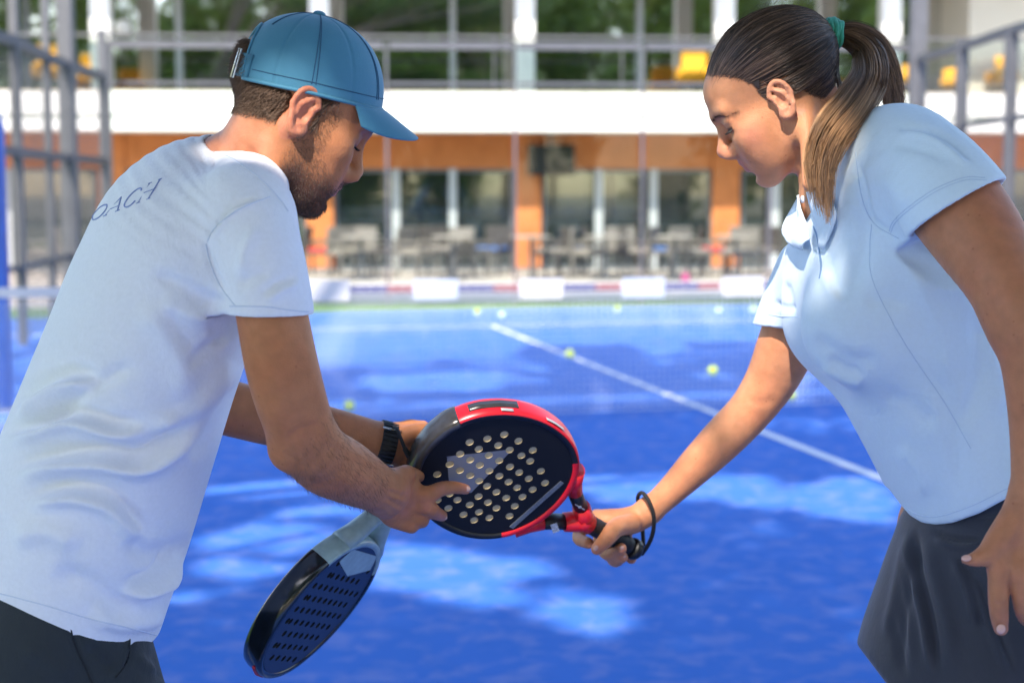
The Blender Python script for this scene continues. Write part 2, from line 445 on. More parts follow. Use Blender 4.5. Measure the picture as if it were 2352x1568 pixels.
def pl_dist(q, poly):
    """distance, signed side and position 0..1 along a polyline, in photo pixels"""
    best = np.full(len(q), 1e9); sd = np.zeros(len(q)); tt = np.zeros(len(q))
    poly = np.asarray(poly, float); seg = np.linalg.norm(np.diff(poly, axis=0), axis=1); cum = np.concatenate([[0], np.cumsum(seg)])
    for i in range(len(poly)-1):
        a, b = poly[i], poly[i+1]; ab = b-a; t = np.clip(((q-a)@ab)/(ab@ab), 0, 1); r = q-(a+t[:, None]*ab)
        d = np.sqrt((r*r).sum(1)); m = d < best
        best[m] = d[m]; sd[m] = np.sign(ab[0]*r[m, 1]-ab[1]*r[m, 0])*d[m]; tt[m] = (cum[i]+t[m]*seg[i])/cum[-1]
    return best, sd, tt
def smooth_poly(poly, n=24):
    p = np.asarray(poly, float)
    if len(p) < 3: return p
    u = np.linspace(0, 1, len(p)); uu = np.linspace(0, 1, n); m = np.gradient(p, u, axis=0); out = []
    for x in uu:
        i = min(max(np.searchsorted(u, x)-1, 0), len(u)-2); h = u[i+1]-u[i]; t = (x-u[i])/h
        out.append((2*t**3-3*t*t+1)*p[i]+(t**3-2*t*t+t)*h*m[i]+(3*t*t-2*t**3)*p[i+1]+(t**3-t*t)*h*m[i+1])
    return np.array(out)
def fold(V, F, strokes):
    """press folds into cloth along photo polylines on the side that faces the camera; amp mm, width px"""
    N = vnormals(V, F); px = to_px(V)[:, :2]
    face = np.clip(-(N*_cam_dir(V)).sum(1)*3, 0, 1); disp = np.zeros(len(V))
    for poly, w, amp, kind in strokes:
        poly = smooth_poly(poly)
        lo, hi = poly.min(0)-4*w, poly.max(0)+4*w
        m = np.where(((px > lo) & (px < hi)).all(1) & (face > 0))[0]
        if not len(m): continue
        d, s, t = pl_dist(px[m], poly)
        tp = np.clip(np.minimum(t, 1-t)*4, 0, 1); tp = tp*tp*(3-2*tp)
        g = np.exp(-(d/w)**2)
        if kind == 'r': f = g
        elif kind == 'v': f = -g
        else: f = (s/w)*g*2.33
        disp[m] += amp*.001*f*tp*face[m]
    return V+N*disp[:, None]
def _cam_dir(V):
    q = V-CAM; return q/np.linalg.norm(q, axis=1)[:, None]
def bvh_of(V, F):                                        # only what the camera side can hit
    N = np.cross(V[F[:, 2]]-V[F[:, 0]], V[F[:, 3]]-V[F[:, 1]]); c = V[F].mean(1)-CAM
    F = F[(N*c).sum(1) < 0]; u = np.unique(F); mp = np.zeros(len(V), int); mp[u] = np.arange(len(u))
    return BVHTree.FromPolygons(V[u].tolist(), mp[F].tolist())
def hit(bvh, x, y, lift=0.0):
    r = Vector(ray(x, y)).normalized(); loc, n, i, d = bvh.ray_cast(Vector(CAM), r)
    if loc is None: return None
    if n.dot(r) > 0: n = -n
    return np.array(loc+n*lift)
def seam(mb, bvh, poly, rad=.0008, lift=.0004, n=40, mi=0, sides=5):
    pts = [hit(bvh, x, y, lift) for x, y in smooth_poly(poly, n)]
    run = []
    for p in pts+[None]:
        if p is not None and (not run or np.linalg.norm(p-run[-1]) < .05): run.append(p)
        else:
            if len(run) > 1: mb.tube(run, rad, sides, mi)
            run = [p] if p is not None else []
def strands(paths, rads, cols, sides=3):
    """many hair strands in one mesh; paths list of (n,3); rads (r0,r1); cols per strand (root,tip)"""
    V = []; F = []; C = []; off = 0
    for pth, (r0, r1), (c0, c1) in zip(paths, rads, cols):
        p = np.asarray(pth); n = len(p); t = np.gradient(p, axis=0); t /= np.linalg.norm(t, axis=1)[:, None]+1e-12
        a = np.cross(t, (0.31, 0.52, 0.79)); a /= np.linalg.norm(a, axis=1)[:, None]+1e-12; b = np.cross(t, a)
        f = np.linspace(0, 1, n)[:, None]; r = r0+(r1-r0)*f
        ring = [p+r*(math.cos(2*math.pi*k/sides)*a+math.sin(2*math.pi*k/sides)*b) for k in range(sides)]
        V.append(np.stack(ring, 1).reshape(-1, 3))
        c = np.asarray(c0)+(np.asarray(c1)-np.asarray(c0))*f; C.append(np.repeat(c, sides, 0))
        i = np.arange(n-1)[:, None]*sides; k = np.arange(sides)[None]; k2 = (k+1) % sides
        F.append((np.stack([i+k, i+k2, i+sides+k2, i+sides+k], -1)+off).reshape(-1, 4)); off += n*sides
    return np.concatenate(V), np.concatenate(F), np.concatenate(C)
# ------------------------------------------------------------------ the court and the ground
CT = G(1130, 750); CN = G(2030, 1105)                       # two ends of the centre line
C_AX = _n3(np.array((*(CT-CN)[:2], 0))); C_RT = np.array((C_AX[1], -C_AX[0], 0)); NETC = G(1600, 942)
def court(s, a, z=0.0): return NETC+C_RT*s+C_AX*a+np.array((0, 0, z))
def cc(p): q = np.asarray(p)-NETC; return q@C_RT, q@C_AX
A_END = cc(G(1150, 712))[1]; A_GREEN = cc(G(1150, 690))[1]
def turf_mat(name, c1, c2, sand, scale=1.0):
    m, n, l, b = nt(name); setp(b, Roughness=.9); b.inputs['Specular IOR Level'].default_value = .08
    tc = n.new('ShaderNodeTexCoord')
    def noise(sc, d=4, dist=0):
        t = n.new('ShaderNodeTexNoise'); t.inputs['Scale'].default_value = sc; t.inputs['Detail'].default_value = d; t.inputs['Distortion'].default_value = dist; l.new(tc.outputs['Object'], t.inputs['Vector']); return t
    a = noise(3.2*scale, 6, .6); f = noise(140*scale, 3); mx = n.new('ShaderNodeMix'); mx.data_type = 'RGBA'; mx.inputs[6].default_value = (*c1, 1); mx.inputs[7].default_value = (*c2, 1)
    l.new(a.outputs['Fac'], mx.inputs[0])
    g = noise(9*scale, 8, .4); r = n.new('ShaderNodeValToRGB'); r.color_ramp.elements[0].position = .47; r.color_ramp.elements[1].position = .78; r.color_ramp.elements[1].color = (.28, .28, .28, 1); l.new(g.outputs['Fac'], r.inputs[0])
    m2 = n.new('ShaderNodeMix'); m2.data_type = 'RGBA'; m2.inputs[7].default_value = (*sand, 1); l.new(r.outputs[0], m2.inputs[0]); l.new(mx.outputs[2], m2.inputs[6])
    m3 = n.new('ShaderNodeMix'); m3.data_type = 'RGBA'; m3.blend_type = 'MULTIPLY'; m3.inputs[0].default_value = .35; l.new(m2.outputs[2], m3.inputs[6]); l.new(f.outputs['Color'], m3.inputs[7]); l.new(m2.outputs[2], b.inputs['Base Color'])
    bp = n.new('ShaderNodeBump'); bp.inputs['Strength'].default_value = .6; bp.inputs['Distance'].default_value = .01; l.new(f.outputs['Fac'], bp.inputs['Height']); l.new(bp.outputs[0], b.inputs['Normal'])
    return m
def sheet(name, pts, z, m, kind='structure', parent=None):
    b = MB(); b.add([(p[0], p[1], z) for p in pts], [tuple(range(len(pts)))]); o = b.build(name, m, parent)
    if kind: o['kind'] = kind
    return o
BLUE = turf_mat('blue sanded turf', (.042, .152, .505), (.062, .172, .555), (.50, .43, .56)); GRN = turf_mat('green turf', (.10, .20, .045), (.15, .26, .06), (.30, .34, .18)); LINE = turf_mat('white line turf', (.80, .81, .84), (.74, .76, .80), (.6, .65, .74))
PAV = mat('cream paving', (.42, .375, .325), .8, noise=.10, nscale=.8, bump=.3, bscale=30)
sheet('ground', [(-300, -300), (300, -300), (300, 400), (-300, 400)], -.006, mat('dry soil', (.26, .23, .17), .95, noise=.25, nscale=.6))
sheet('terrace_paving', [(-60, 17), (60, 17), (60, 60), (-60, 60)], .0, PAV)
sheet('turf_strip', [court(-14, A_END-.2)[:2], court(18, A_END-.2)[:2], court(18, A_GREEN)[:2], court(-14, A_GREEN)[:2]], .004, GRN)
sheet('turf_strip', [court(-14, -12)[:2], court(-5.4, -12)[:2], court(-5.4, A_END)[:2], court(-14, A_END)[:2]], .004, GRN)
courto = sheet('padel_court', [court(-5.4, -11)[:2], court(7.5, -11)[:2], court(7.5, A_END)[:2], court(-5.4, A_END)[:2]], .008, BLUE)
W2 = .034
def line(p, q, w=W2):
    d = _n3(q-p); s = np.array((d[1], -d[0], 0))*w; return [(p+s)[:2], (q+s)[:2], (q-s)[:2], (p-s)[:2]]
sheet('court_line', line(CT-C_AX*0, CT-C_AX*14.2), .012, LINE)
sT, aT = cc(CT); sheet('court_line', line(court(-5.2, aT), court(7.2, aT)), .0125, LINE); sheet('court_line', line(court(-5.2, aT-13.9), court(7.2, aT-13.9)), .0125, LINE)
# net --------------------------------------------------------------------------
NET = empty('padel_net', NETC, 0, 'low court net with white tape carrying blurred navy and red lettering', 'net')
zt = CAMH-(662-HORIZON)*NETC[1]/FPX*1.0
def net_top(s): return zt-.012+.030*min(1, abs(s)/5.0)
nm = MB(); S0, S1 = -5.05, 6.2; cell = .042
for k in range(int((S1-S0)/cell)+1):
    s = S0+k*cell; nm.beam(court(s, 0, .02), court(s, 0, net_top(s)), .0048, .0048)
for j in range(20):
    z0 = .02+j*.042
    if z0 < net_top(0): nm.beam(court(S0, 0, z0), court(S1, 0, z0), .0048, .0048)
o = nm.build('net_mesh', mat('pale net cord', (.55, .60, .72), .8), None); world_child(o, NET); o['kind'] = 'stuff'
tp = MB()
for k in range(28):
    s, e = S0+k*(S1-S0)/28, S0+(k+1)*(S1-S0)/28; tp.beam(court(s, 0, net_top(s)+.028), court(e, 0, net_top(e)+.028), .012, .062)
world_child(tp.build('tape', mat('white tape', (.66, .66, .70), .7), None), NET)
WHT = mat('white vinyl', (.66, .66, .68), .5); PBL = mat('pale blue vinyl', (.52, .58, .72), .5); NVY = mat('navy print', (.02, .03, .20), .6); MRN = mat('maroon print', (.30, .04, .05), .6)
s_px = lambda x: cc(G(x, 942))[0]
for k in range(-2, 9):
    xa = 925+k*245; a, b_ = s_px(xa), s_px(xa+100)
    pn = MB(); pn.beam(court(a, -.012, net_top(a)+.022), court(b_, -.012, net_top(b_)+.022), .014, .140); world_child(pn.build('sponsor_sleeve', PBL if k % 2 == 0 and k < 4 else WHT, None), NET)
    tx = MB(); rr = random.Random(k+30)
    x = xa+104; j = 0
    while x < xa+240:
        w = rr.uniform(5, 9); mi = 0 if (x < xa+178) else 1
        for (za, zb, f0, f1) in ((.008, .052, 0, .45), (.038, .052, .2, 1), (.008, .022, .2, 1)) if j % 3 else ((.008, .052, 0, .4), (.008, .052, .6, 1), (.024, .036, .2, .8)):
            p, q = s_px(x+w*f0), s_px(x+w*f1); tx.beam(court(p, -.0075, net_top(p)+(za+zb)/2), court(q, -.0075, net_top(q)+(za+zb)/2), .004, zb-za, mi)
        x += w+1.2; j += 1
    world_child(tx.build('tape_lettering', [NVY, MRN], None), NET)
# padded post at the end of the net ------------------------------------------------
pp = P(-16, 560, 10.6); pb_ = MB(); pb_.lathe([(0, 2.08), (.05, 2.075), (.085, 2.04), (.10, 1.97), (.10, .02), (.10, 0)], 24, (pp[0], pp[1], .012)); PO = empty('padded_post', (pp[0], pp[1], 0), 0, 'blue padded post at the left end of the net', 'post')
world_child(pb_.build('padding', mat('blue vinyl pad', (.012, .085, .42), .35, noise=.1, nscale=6), None, True), PO)
bs = MB(); bs.box((pp[0], pp[1], .018), (.26, .26, .02)); world_child(bs.build('base_plate', mat('galvanised steel', (.34, .35, .36), .5, .6), None), PO)
# fences --------------------------------------------------------------------------
STEEL = mat('grey painted steel', (.12, .122, .132), .5, .2, noise=.1, nscale=5); DST = mat('dark grey steel', (.085, .09, .10), .5, .2)
def GLS(name, tint, refl, rough=.0):
    m, n, l, b = nt(name); out = n['Material Output']; n.remove(b); t = n.new('ShaderNodeBsdfTransparent'); t.inputs[0].default_value = (*tint, 1); g = n.new('ShaderNodeBsdfGlossy'); g.inputs['Roughness'].default_value = rough
    fr = n.new('ShaderNodeFresnel'); fr.inputs[0].default_value = 1.3; ad = n.new('ShaderNodeMath'); ad.operation = 'ADD'; ad.inputs[1].default_value = refl; l.new(fr.outputs[0], ad.inputs[0]); mx = n.new('ShaderNodeMixShader'); l.new(ad.outputs[0], mx.inputs[0]); l.new(t.outputs[0], mx.inputs[1]); l.new(g.outputs[0], mx.inputs[2]); l.new(mx.outputs[0], out.inputs[0]); return m
PANE = GLS('court glass', (.93, .97, .95), .0)
BF = empty('court_fence', (0, 20.5, 0), 0, 'grey steel and glass back fence behind the blue court', 'fence')
bxs = [250, 598, 890, 1183, 1474, 1766, 2095]; zrail = 3.50; Yb = lambda x: 20.3+(x-250)*.00027
PTS = []
for x in bxs:
    Y = Yb(x); p = P(x, 500, Y); PTS.append(p); w = .036 if x not in (250, 2095) else .12
    b = MB(); b.box((p[0], p[1], zrail/2), (w, .08, zrail)); world_child(b.build('post', STEEL, None), BF)
for i in range(len(PTS)-1):
    a, c = PTS[i], PTS[i+1]
    for z, h in ((zrail+.001, .11), (3.0, .05)):
        b = MB(); b.beam((a[0]+.04, a[1]-.0, z-.05), (c[0]-.04, c[1], z-.05), .06, h*.9); world_child(b.build('rail', STEEL, None), BF)
    b = MB(); b.beam((a[0]+.06, a[1]+.01, 1.46), (c[0]-.06, c[1]+.01, 1.46), .010, 2.86); world_child(b.build('glass_pane', PANE, None), BF)
def side_fence(name, label, posts, rails, thick):
    E = empty(name, (posts[0][0][0], posts[0][0][1], 0), 0, label, 'fence')
    for p, w, h in posts:
        b = MB(); b.box((p[0], p[1], h/2), (w, w, h)); world_child(b.build('post', STEEL, None), E)
    for i in range(len(posts)-1):
        a, c = posts[i][0], posts[i+1][0]; d = _n3(np.array((c[0]-a[0], c[1]-a[1], 0)))
        for z, t in rails:
            b = MB(); b.beam((a[0]+d[0]*posts[i][1]*.6, a[1]+d[1]*posts[i][1]*.6, z), (c[0]-d[0]*posts[i+1][1]*.6, c[1]-d[1]*posts[i+1][1]*.6, z), t, t); world_child(b.build('rail', DST, None), E)
        b = MB(); L = np.linalg.norm(np.array(c[:2])-np.array(a[:2])); k = int(L/.06)
        for j in range(1, k):
            q = np.array(a)+(np.array(c)-np.array(a))*j/k; b.beam((q[0], q[1], .05), (q[0], q[1], 3.0), .004, .004)
        for j in range(1, 50): b.beam((a[0], a[1], j*.06), (c[0], c[1], j*.06), .004, .004)
        o = b.build('wire_mesh', DST, None); world_child(o, E); o['kind'] = 'stuff'
    return E
pt = lambda x, Y: tuple(P(x, 500, Y))
side_fence('court_fence', 'grey mesh fence with thick posts at the left of the court', [(pt(-120, 13.2), .09, 4.0), (pt(45, 15.2), .085, 4.0), (pt(117, 17.0), .075, 4.0), (pt(163, 18.0), .17, 4.0), (pt(244, 19.9), .10, 3.6)], [(3.0, .10), (1.92, .09), (.78, .06)], .08)
side_fence('court_fence', 'grey mesh fence at the right of the court', [(pt(2098, 20.4), .20, 4.2), (pt(2200, 18.6), .12, 3.36), (pt(2313, 16.6), .10, 3.30), (pt(2480, 14.8), .10, 3.30)], [(3.26, .09), (2.32, .06), (1.0, .05)], .08)
# balls ---------------------------------------------------------------------------
bm_ = mat('felt yellow green', (.58, .72, .02), .9, noise=.1, nscale=60, bump=.6, bscale=400)
ball_desc = [(1097, 719, 'yellow ball at the far edge left of the centre line end'), (1153, 726, 'yellow ball near the far end of the white centre line'), (1418, 712, 'yellow ball alone at the far edge of the court, mid frame'), (1651, 716, 'yellow ball at the far edge beside the woman, left of two'), (1730, 713, 'yellow ball at the far edge closest to the blue sleeve'), (1309, 817, 'yellow ball lying on the white centre line'), (1637, 857, 'yellow ball just behind the net, left of the reaching arm'), (1817, 915, 'yellow ball between the forearm and the polo shirt'), (802, 940, 'yellow ball by the elbow of the man')]
def ball_mesh():
    b = MB(); b.ball((0, 0, 0), .040, 20, 14); me = mesh_np('felt', b.v, b.f); return me
bmesh_felt = ball_mesh(); bmesh_felt.materials.append(bm_)
sb2 = MB(); sb2.tube([(.0402*math.cos(a)*math.sqrt(max(0, 1-(.62*math.sin(2*a))**2*.6)), .0402*math.sin(a)*math.sqrt(max(0, 1-(.62*math.sin(2*a))**2*.6)), .0402*.48*math.sin(2*a)) for a in np.linspace(0, 2*math.pi, 40, endpoint=False)], .0011, 5, closed=True)
seam_me = mesh_np('ball_seam', sb2.v, sb2.f); seam_me.materials.append(mat('white rubber', (.7, .72, .66), .7))
for x, y, d in ball_desc:
    g = G(x, y+8); e = empty('padel_ball', (g[0], g[1], .052), random.uniform(0, 6), d, 'ball', 'padel balls scattered on the court')
    o = bpy.data.objects.new('felt', bmesh_felt); COL.objects.link(o); o.parent = e; o = bpy.data.objects.new('ball_seam', seam_me); COL.objects.link(o); o.parent = e
# ------------------------------------------------------------------ club house behind the court
BA = math.radians(3.0); B_E = np.array((math.cos(BA), math.sin(BA), 0)); B_N = np.array((math.sin(BA), -math.cos(BA), 0)); B_O = np.array((0, 29.6, 0))
def fb(x, y, off=0.0):                      # pixel -> (along, height) on the facade plane pushed out by off
    w = ray(x, y); o = B_O+B_N*off; t = ((o-CAM)@B_N)/(w@B_N); p = CAM+w*t; return (p-o)@B_E, p[2]
def bp(s, z, off=0.0): p = B_O+B_E*s+B_N*off; return np.array((p[0], p[1], z))
RB = np.stack([B_E, -B_N, (0, 0, 1)], 1)
HOUSE = empty('club_house', tuple(B_O), 0, 'two storey club house with white balcony band, orange timber columns and dark glass', 'building')
def bbox(name, s0, s1, z0, z1, o0, o1, m, parent=None, bevel=0.0):
    b = MB(); b.box(bp((s0+s1)/2, (z0+z1)/2, (o0+o1)/2), (abs(s1-s0), abs(o1-o0), abs(z1-z0)), RB); o = b.build(name, m, None, bevel=bevel)
    if parent is None: world_child(o, HOUSE)
    else: o.parent = parent
    return o
WHITE = mat('white render', (.80, .79, .76), .7, noise=.03, nscale=2); ORG = mat('orange timber cladding', (.52, .185, .066), .85, spec=.1, noise=.12, nscale=3); CRM = mat('cream wall', (.72, .66, .56), .8, noise=.04, nscale=1.5); GREYF = mat('grey window frame', (.16, .175, .19), .45, .3)
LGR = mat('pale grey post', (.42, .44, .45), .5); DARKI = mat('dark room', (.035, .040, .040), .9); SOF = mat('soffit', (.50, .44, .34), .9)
def glass_front(name):
    m, n, l, b = nt(name); b.inputs['Base Color'].default_value = (.012, .020, .018, 1); setp(b, Roughness=.03); b.inputs['Specular IOR Level'].default_value = 1.0; b.inputs['IOR'].default_value = 3.8; b.inputs['Coat Weight'].default_value = .5; return m
WGL = glass_front('reflecting glass'); WGL2 = glass_front('dim reflecting glass'); WGL2.node_tree.nodes['Principled BSDF'].inputs['IOR'].default_value = 1.75; WGL2.node_tree.nodes['Principled BSDF'].inputs['Coat Weight'].default_value = .2
SL, SR = fb(-1900, 300)[0], fb(4300, 300)[0]
zc0 = fb(1200, 388)[1]; zc1 = fb(1200, 303)[1]; OFF_S = 1.30
zs0 = fb(1200, 301, OFF_S)[1]; zs1 = fb(1200, 274, OFF_S)[1]; zs2 = fb(1200, 264, OFF_S)[1]; zs3 = fb(1200, 214, OFF_S)[1]
# structure
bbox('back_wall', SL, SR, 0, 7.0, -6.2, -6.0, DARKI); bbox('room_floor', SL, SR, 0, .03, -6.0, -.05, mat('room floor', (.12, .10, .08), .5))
bbox('balcony_slab', SL, SR, zs0, zs1, -6.0, OFF_S, WHITE); bbox('shadow_gap', SL, SR, zs1, zs2, -6.0, OFF_S-.06, mat('grey green gap', (.42, .45, .38), .8)); bbox('balcony_band', SL, SR, zs2, zs3, -6.0, OFF_S, WHITE)
for i, x in enumerate(range(-420, 2800, 293)):
    s = fb(x+5, 240, OFF_S)[0]; bbox('panel_joint', s-.012, s+.012, zs2+.02, zs3-.02, OFF_S+.002, OFF_S+.006, GREYF)
bbox('timber_beam', SL, SR, zc0, zs0-.002, -.30, .05, ORG)
for x in range(-380, 2780, 58):
    s = fb(x, 340)[0]; bbox('cladding_board', s, s+.47, zc0+.02, zs0-.03, .052, .060, mat('orange board %d' % (x % 5), tuple(c*random.uniform(.88, 1.12) for c in (.50, .165, .040)), .55) if False else ORG)
cols = [-220, 258, 735, 1212, 1667, 2120, 2575]
for x in cols:
    a, b_ = fb(x-31, 500, .08)[0], fb(x+31, 500, .08)[0]; bbox('timber_column', a, b_, .02, zs0-.003, -.30, .10, ORG); bbox('column_base', a-.02, b_+.02, 0, .05, -.32, .13, GREYF)
glx = [-220, 258, 735, 1212, 1667, 2120, 2575]
mull = {0: [20], 1: [400, 560], 2: [910, 1040], 3: [1375, 1500], 4: [1780, 1950], 5: [2250, 2400]}
for i in range(6):
    xs = [glx[i]+34]+mull[i]+[glx[i+1]-34]
    for j in range(len(xs)-1):
        a, b_ = fb(xs[j], 500, -.1)[0], fb(xs[j+1], 500, -.1)[0]; w = bbox('window', a+.03, b_-.03, .06, zc0-.05, -.125, -.105, WGL2)
        for (s0, s1, z0, z1) in ((a, a+.055, .0, zc0), (b_-.055, b_, .0, zc0), (a+.055, b_-.055, zc0-.07, zc0), (a+.055, b_-.055, 0, .08)): bbox('frame', s0, s1, z0, z1, -.10, -.04, GREYF, w)
    for x in mull[i]:
        s = fb(x, 500, .0)[0]; bbox('mullion', s-.075, s+.075, .0, zc0-.003, -.035, .06, LGR)
# upper floor
U0 = zs3; bbox('upper_parapet_base', SL, SR, U0, U0+.03, -1.45, OFF_S-.05, SOF)
ux = [-330, 235, 735, 1205, 1661, 2041]
for x in ux:
    s = fb(x, 100, .85)[0]; bbox('white_column', s-.175, s+.175, U0+.03, 6.35, .72, 1.06, WHITE)
umul = [-300, -100, 60, 235, 410, 735, 1040, 1205, 1470, 1661, 2041, 2225]
for j in range(len(umul)-1):
    a, b_ = fb(umul[j], 100, -1.4)[0], fb(umul[j+1], 100, -1.4)[0]; w = bbox('window', a+.03, b_-.03, U0+.08, 6.2, -1.46, -1.44, WGL)
    for (s0, s1, z0, z1) in ((a, a+.05, U0+.03, 6.2), (b_-.05, b_, U0+.03, 6.2), (a+.05, b_-.05, 6.13, 6.2), (a+.05, b_-.05, U0+.03, U0+.10)): bbox('frame', s0, s1, z0, z1, -1.44, -1.38, GREYF, w)
for x in (410, 1040, 1470):
    s = fb(x, 100, -1.3)[0]; bbox('mullion', s-.06, s+.06, U0+.03, 6.2, -1.375, -1.30, LGR)
for xa, xb in ((-1900, -256), (2612, 4300)): bbox('end_wall', fb(xa, 500)[0], fb(xb, 500)[0], .0, zc0-.004, -.28, .04, CRM)
for xa, xb in ((-1900, -302), (4280, 4300)): bbox('end_wall', fb(xa, 100)[0], fb(xb, 100)[0], U0+.03, 6.35, -1.5, .18, CRM)
a = fb(2226, 60, .2)[0]; bbox('cream_wall', a, SR, U0+.03, 6.35, -1.5, .2, CRM)
bbox('roof_eave', SL, SR, 6.35, 6.75, -6.0, 2.5, WHITE)
# balustrade of the balcony: glass panes between slim posts
for x in range(-330, 2790, 293):
    a, b_ = fb(x, 180, OFF_S-.10)[0], fb(x+293, 180, OFF_S-.10)[0]; bbox('balustrade_pane', a+.03, b_-.03, U0+.06, U0+.98, OFF_S-.115, OFF_S-.10, PANE); bbox('balustrade_post', a-.013, a+.013, U0+.03, U0+1.0, OFF_S-.13, OFF_S-.09, STEEL)
bbox('handrail', SL, SR, U0+1.0, U0+1.05, OFF_S-.14, OFF_S-.08, STEEL)
# wall screen under the balcony
s0, z0 = fb(1212, 402, .35); s1, z1 = fb(1320, 332, .35); TV = empty('wall_screen', tuple(bp((s0+s1)/2, z0, .35)), 0, 'dark flat screen hung beside the middle orange column under the balcony', 'screen')
def tpart(name, a, b_, c, d, e, f, m):
    q = MB(); q.box(bp((a+b_)/2, (c+d)/2, (e+f)/2), (abs(b_-a), abs(f-e), abs(d-c)), RB); world_child(q.build(name, m, None, bevel=.01), TV)
tpart('casing', s0, s1, z0, z1, .30, .36, mat('black plastic', (.015, .015, .017), .4)); tpart('display', s0+.03, s1-.03, z0+.04, z1-.03, .361, .364, mat('dark screen', (.012, .014, .014), .25)); tpart('bracket', (s0+s1)/2-.06, (s0+s1)/2+.06, (z0+z1)/2-.08, (z0+z1)/2+.08, .10, .30, DST); tpart('hanger', (s0+s1)/2-.03, (s0+s1)/2+.03, z1, zs0-.01, .20, .26, DST)
# globe lamp on the balcony
gp = bp(*fb(283, 65, -.4), -.4); GLB = empty('globe_lamp', tuple(gp), 0, 'white globe pendant lamp above the left balcony', 'lamp'); q = MB(); q.ball(gp, .16, 20, 14); world_child(q.build('globe', mat('opal glass', (.85, .84, .80), .3), None, True), GLB); q = MB(); q.tube([gp+np.array((0, 0, .155)), gp+np.array((0, 0, 6.35-gp[2]))], .012, 6); world_child(q.build('cord', DST, None), GLB)
# yellow lounge chairs on the balcony
YEL = mat('yellow fabric', (.85, .40, .025), .8, noise=.1, nscale=20); LEGM = mat('chair leg', (.12, .10, .08), .5)
def lounge(x, yb, off, ang, lab, sc=1.0):
    s, _ = fb(x, yb, off); p = bp(s, U0+.03, off); e = empty('lounge_chair', tuple(p), ang, lab, 'chair', 'yellow chairs on the balcony'); e.scale = (sc, sc, sc)
    q = MB(); q.box((0, 0, .40), (.62, .60, .16)); q.build('seat', YEL, e, bevel=.04)
    q = MB(); q.box((0, .27, .74), (.62, .14, .62), np.array([[1, 0, 0], [0, .97, -.22], [0, .22, .97]])); q.build('backrest', YEL, e, bevel=.05)
    for sx in (-1, 1):
        q = MB(); q.box((sx*.34, .02, .50), (.09, .58, .26)); q.build('armrest', YEL, e, bevel=.03)
        for sy in (-1, 1): q = MB(); q.tube([(sx*.26, sy*.22, 0), (sx*.24, sy*.20, .33)], [.014, .02], 8); q.build('leg', LEGM, e)
lounge(1590, 205, .35, math.pi+BA, 'yellow lounge chair on the balcony just left of the brown hair', .80); lounge(118, 205, .35, math.pi+.4, 'yellow lounge chair on the balcony behind the left fence posts', .85); lounge(222, 205, .2, math.pi-.3, 'yellow lounge chair beside the left white balcony column', .7)
lounge(2060, 205, .4, math.pi+.2, 'yellow lounge chair on the balcony behind the ponytail', .55); lounge(2185, 205, .3, math.pi-.4, 'yellow lounge chair between the ponytail and the right fence', .5); lounge(2300, 205, .5, math.pi+.1, 'yellow lounge chair on the balcony at the right fence corner', .7)
# terrace furniture ----------------------------------------------------------------
RAT = mat('grey rattan', (.17, .152, .135), .8, noise=.25, nscale=30, bump=.5, bscale=80); RATD = mat('dark rattan', (.07, .06, .055), .8, noise=.25, nscale=30); CUSH = mat('cream cushion', (.27, .24, .205), .9); TTOP = mat('pale table top', (.30, .27, .24), .5); REDC = mat('red cushion', (.62, .05, .05), .8); PNK = mat('pink bag cloth', (.42, .06, .19), .8); BLC = mat('blue cushion', (.05, .13, .36), .8)
def chair_parts(e, m, cu):
    q = MB(); q.box((0, 0, .42), (.56, .54, .06)); q.build('seat', m, e, bevel=.015)
    q = MB(); q.box((0, .01, .475), (.48, .46, .07)); q.build('cushion', cu, e, bevel=.02)
    q = MB(); q.box((0, .27, .66), (.56, .05, .46), np.array([[1, 0, 0], [0, .98, -.17], [0, .17, .98]])); q.build('backrest', m, e, bevel=.02)
    for sx in (-1, 1):
        q = MB(); q.box((sx*.285, -.02, .62), (.05, .50, .04)); q.build('armrest', m, e, bevel=.012)
        for sy in (-1, 1): q = MB(); q.tube([(sx*.275, sy*.23, 0), (sx*.275, sy*.23, .60)], .022, 8); q.build('leg', m, e)
def chair(x, Yd, ang, m, cu, lab):
    p = P(x, 600, Yd); e = empty('terrace_chair', (p[0], p[1], .001), ang, lab, 'chair', 'chairs on the terrace'); chair_parts(e, m, cu)
def table(x, Yd, lab, r=.36):
    p = P(x, 600, Yd); e = empty('terrace_table', (p[0], p[1], .001), 0, lab, 'table', 'tables on the terrace')
    q = MB(); q.lathe([(0, .73), (r, .73), (r, .76), (0, .76)], 24); q.build('table_top', TTOP, e); q = MB(); q.tube([(0, 0, .03), (0, 0, .73)], .035, 10); q.build('pedestal', DST, e); q = MB(); q.lathe([(0, .0), (.26, 0), (.26, .02), (.03, .04)], 20); q.build('base', DST, e)
rr = random.Random(4)
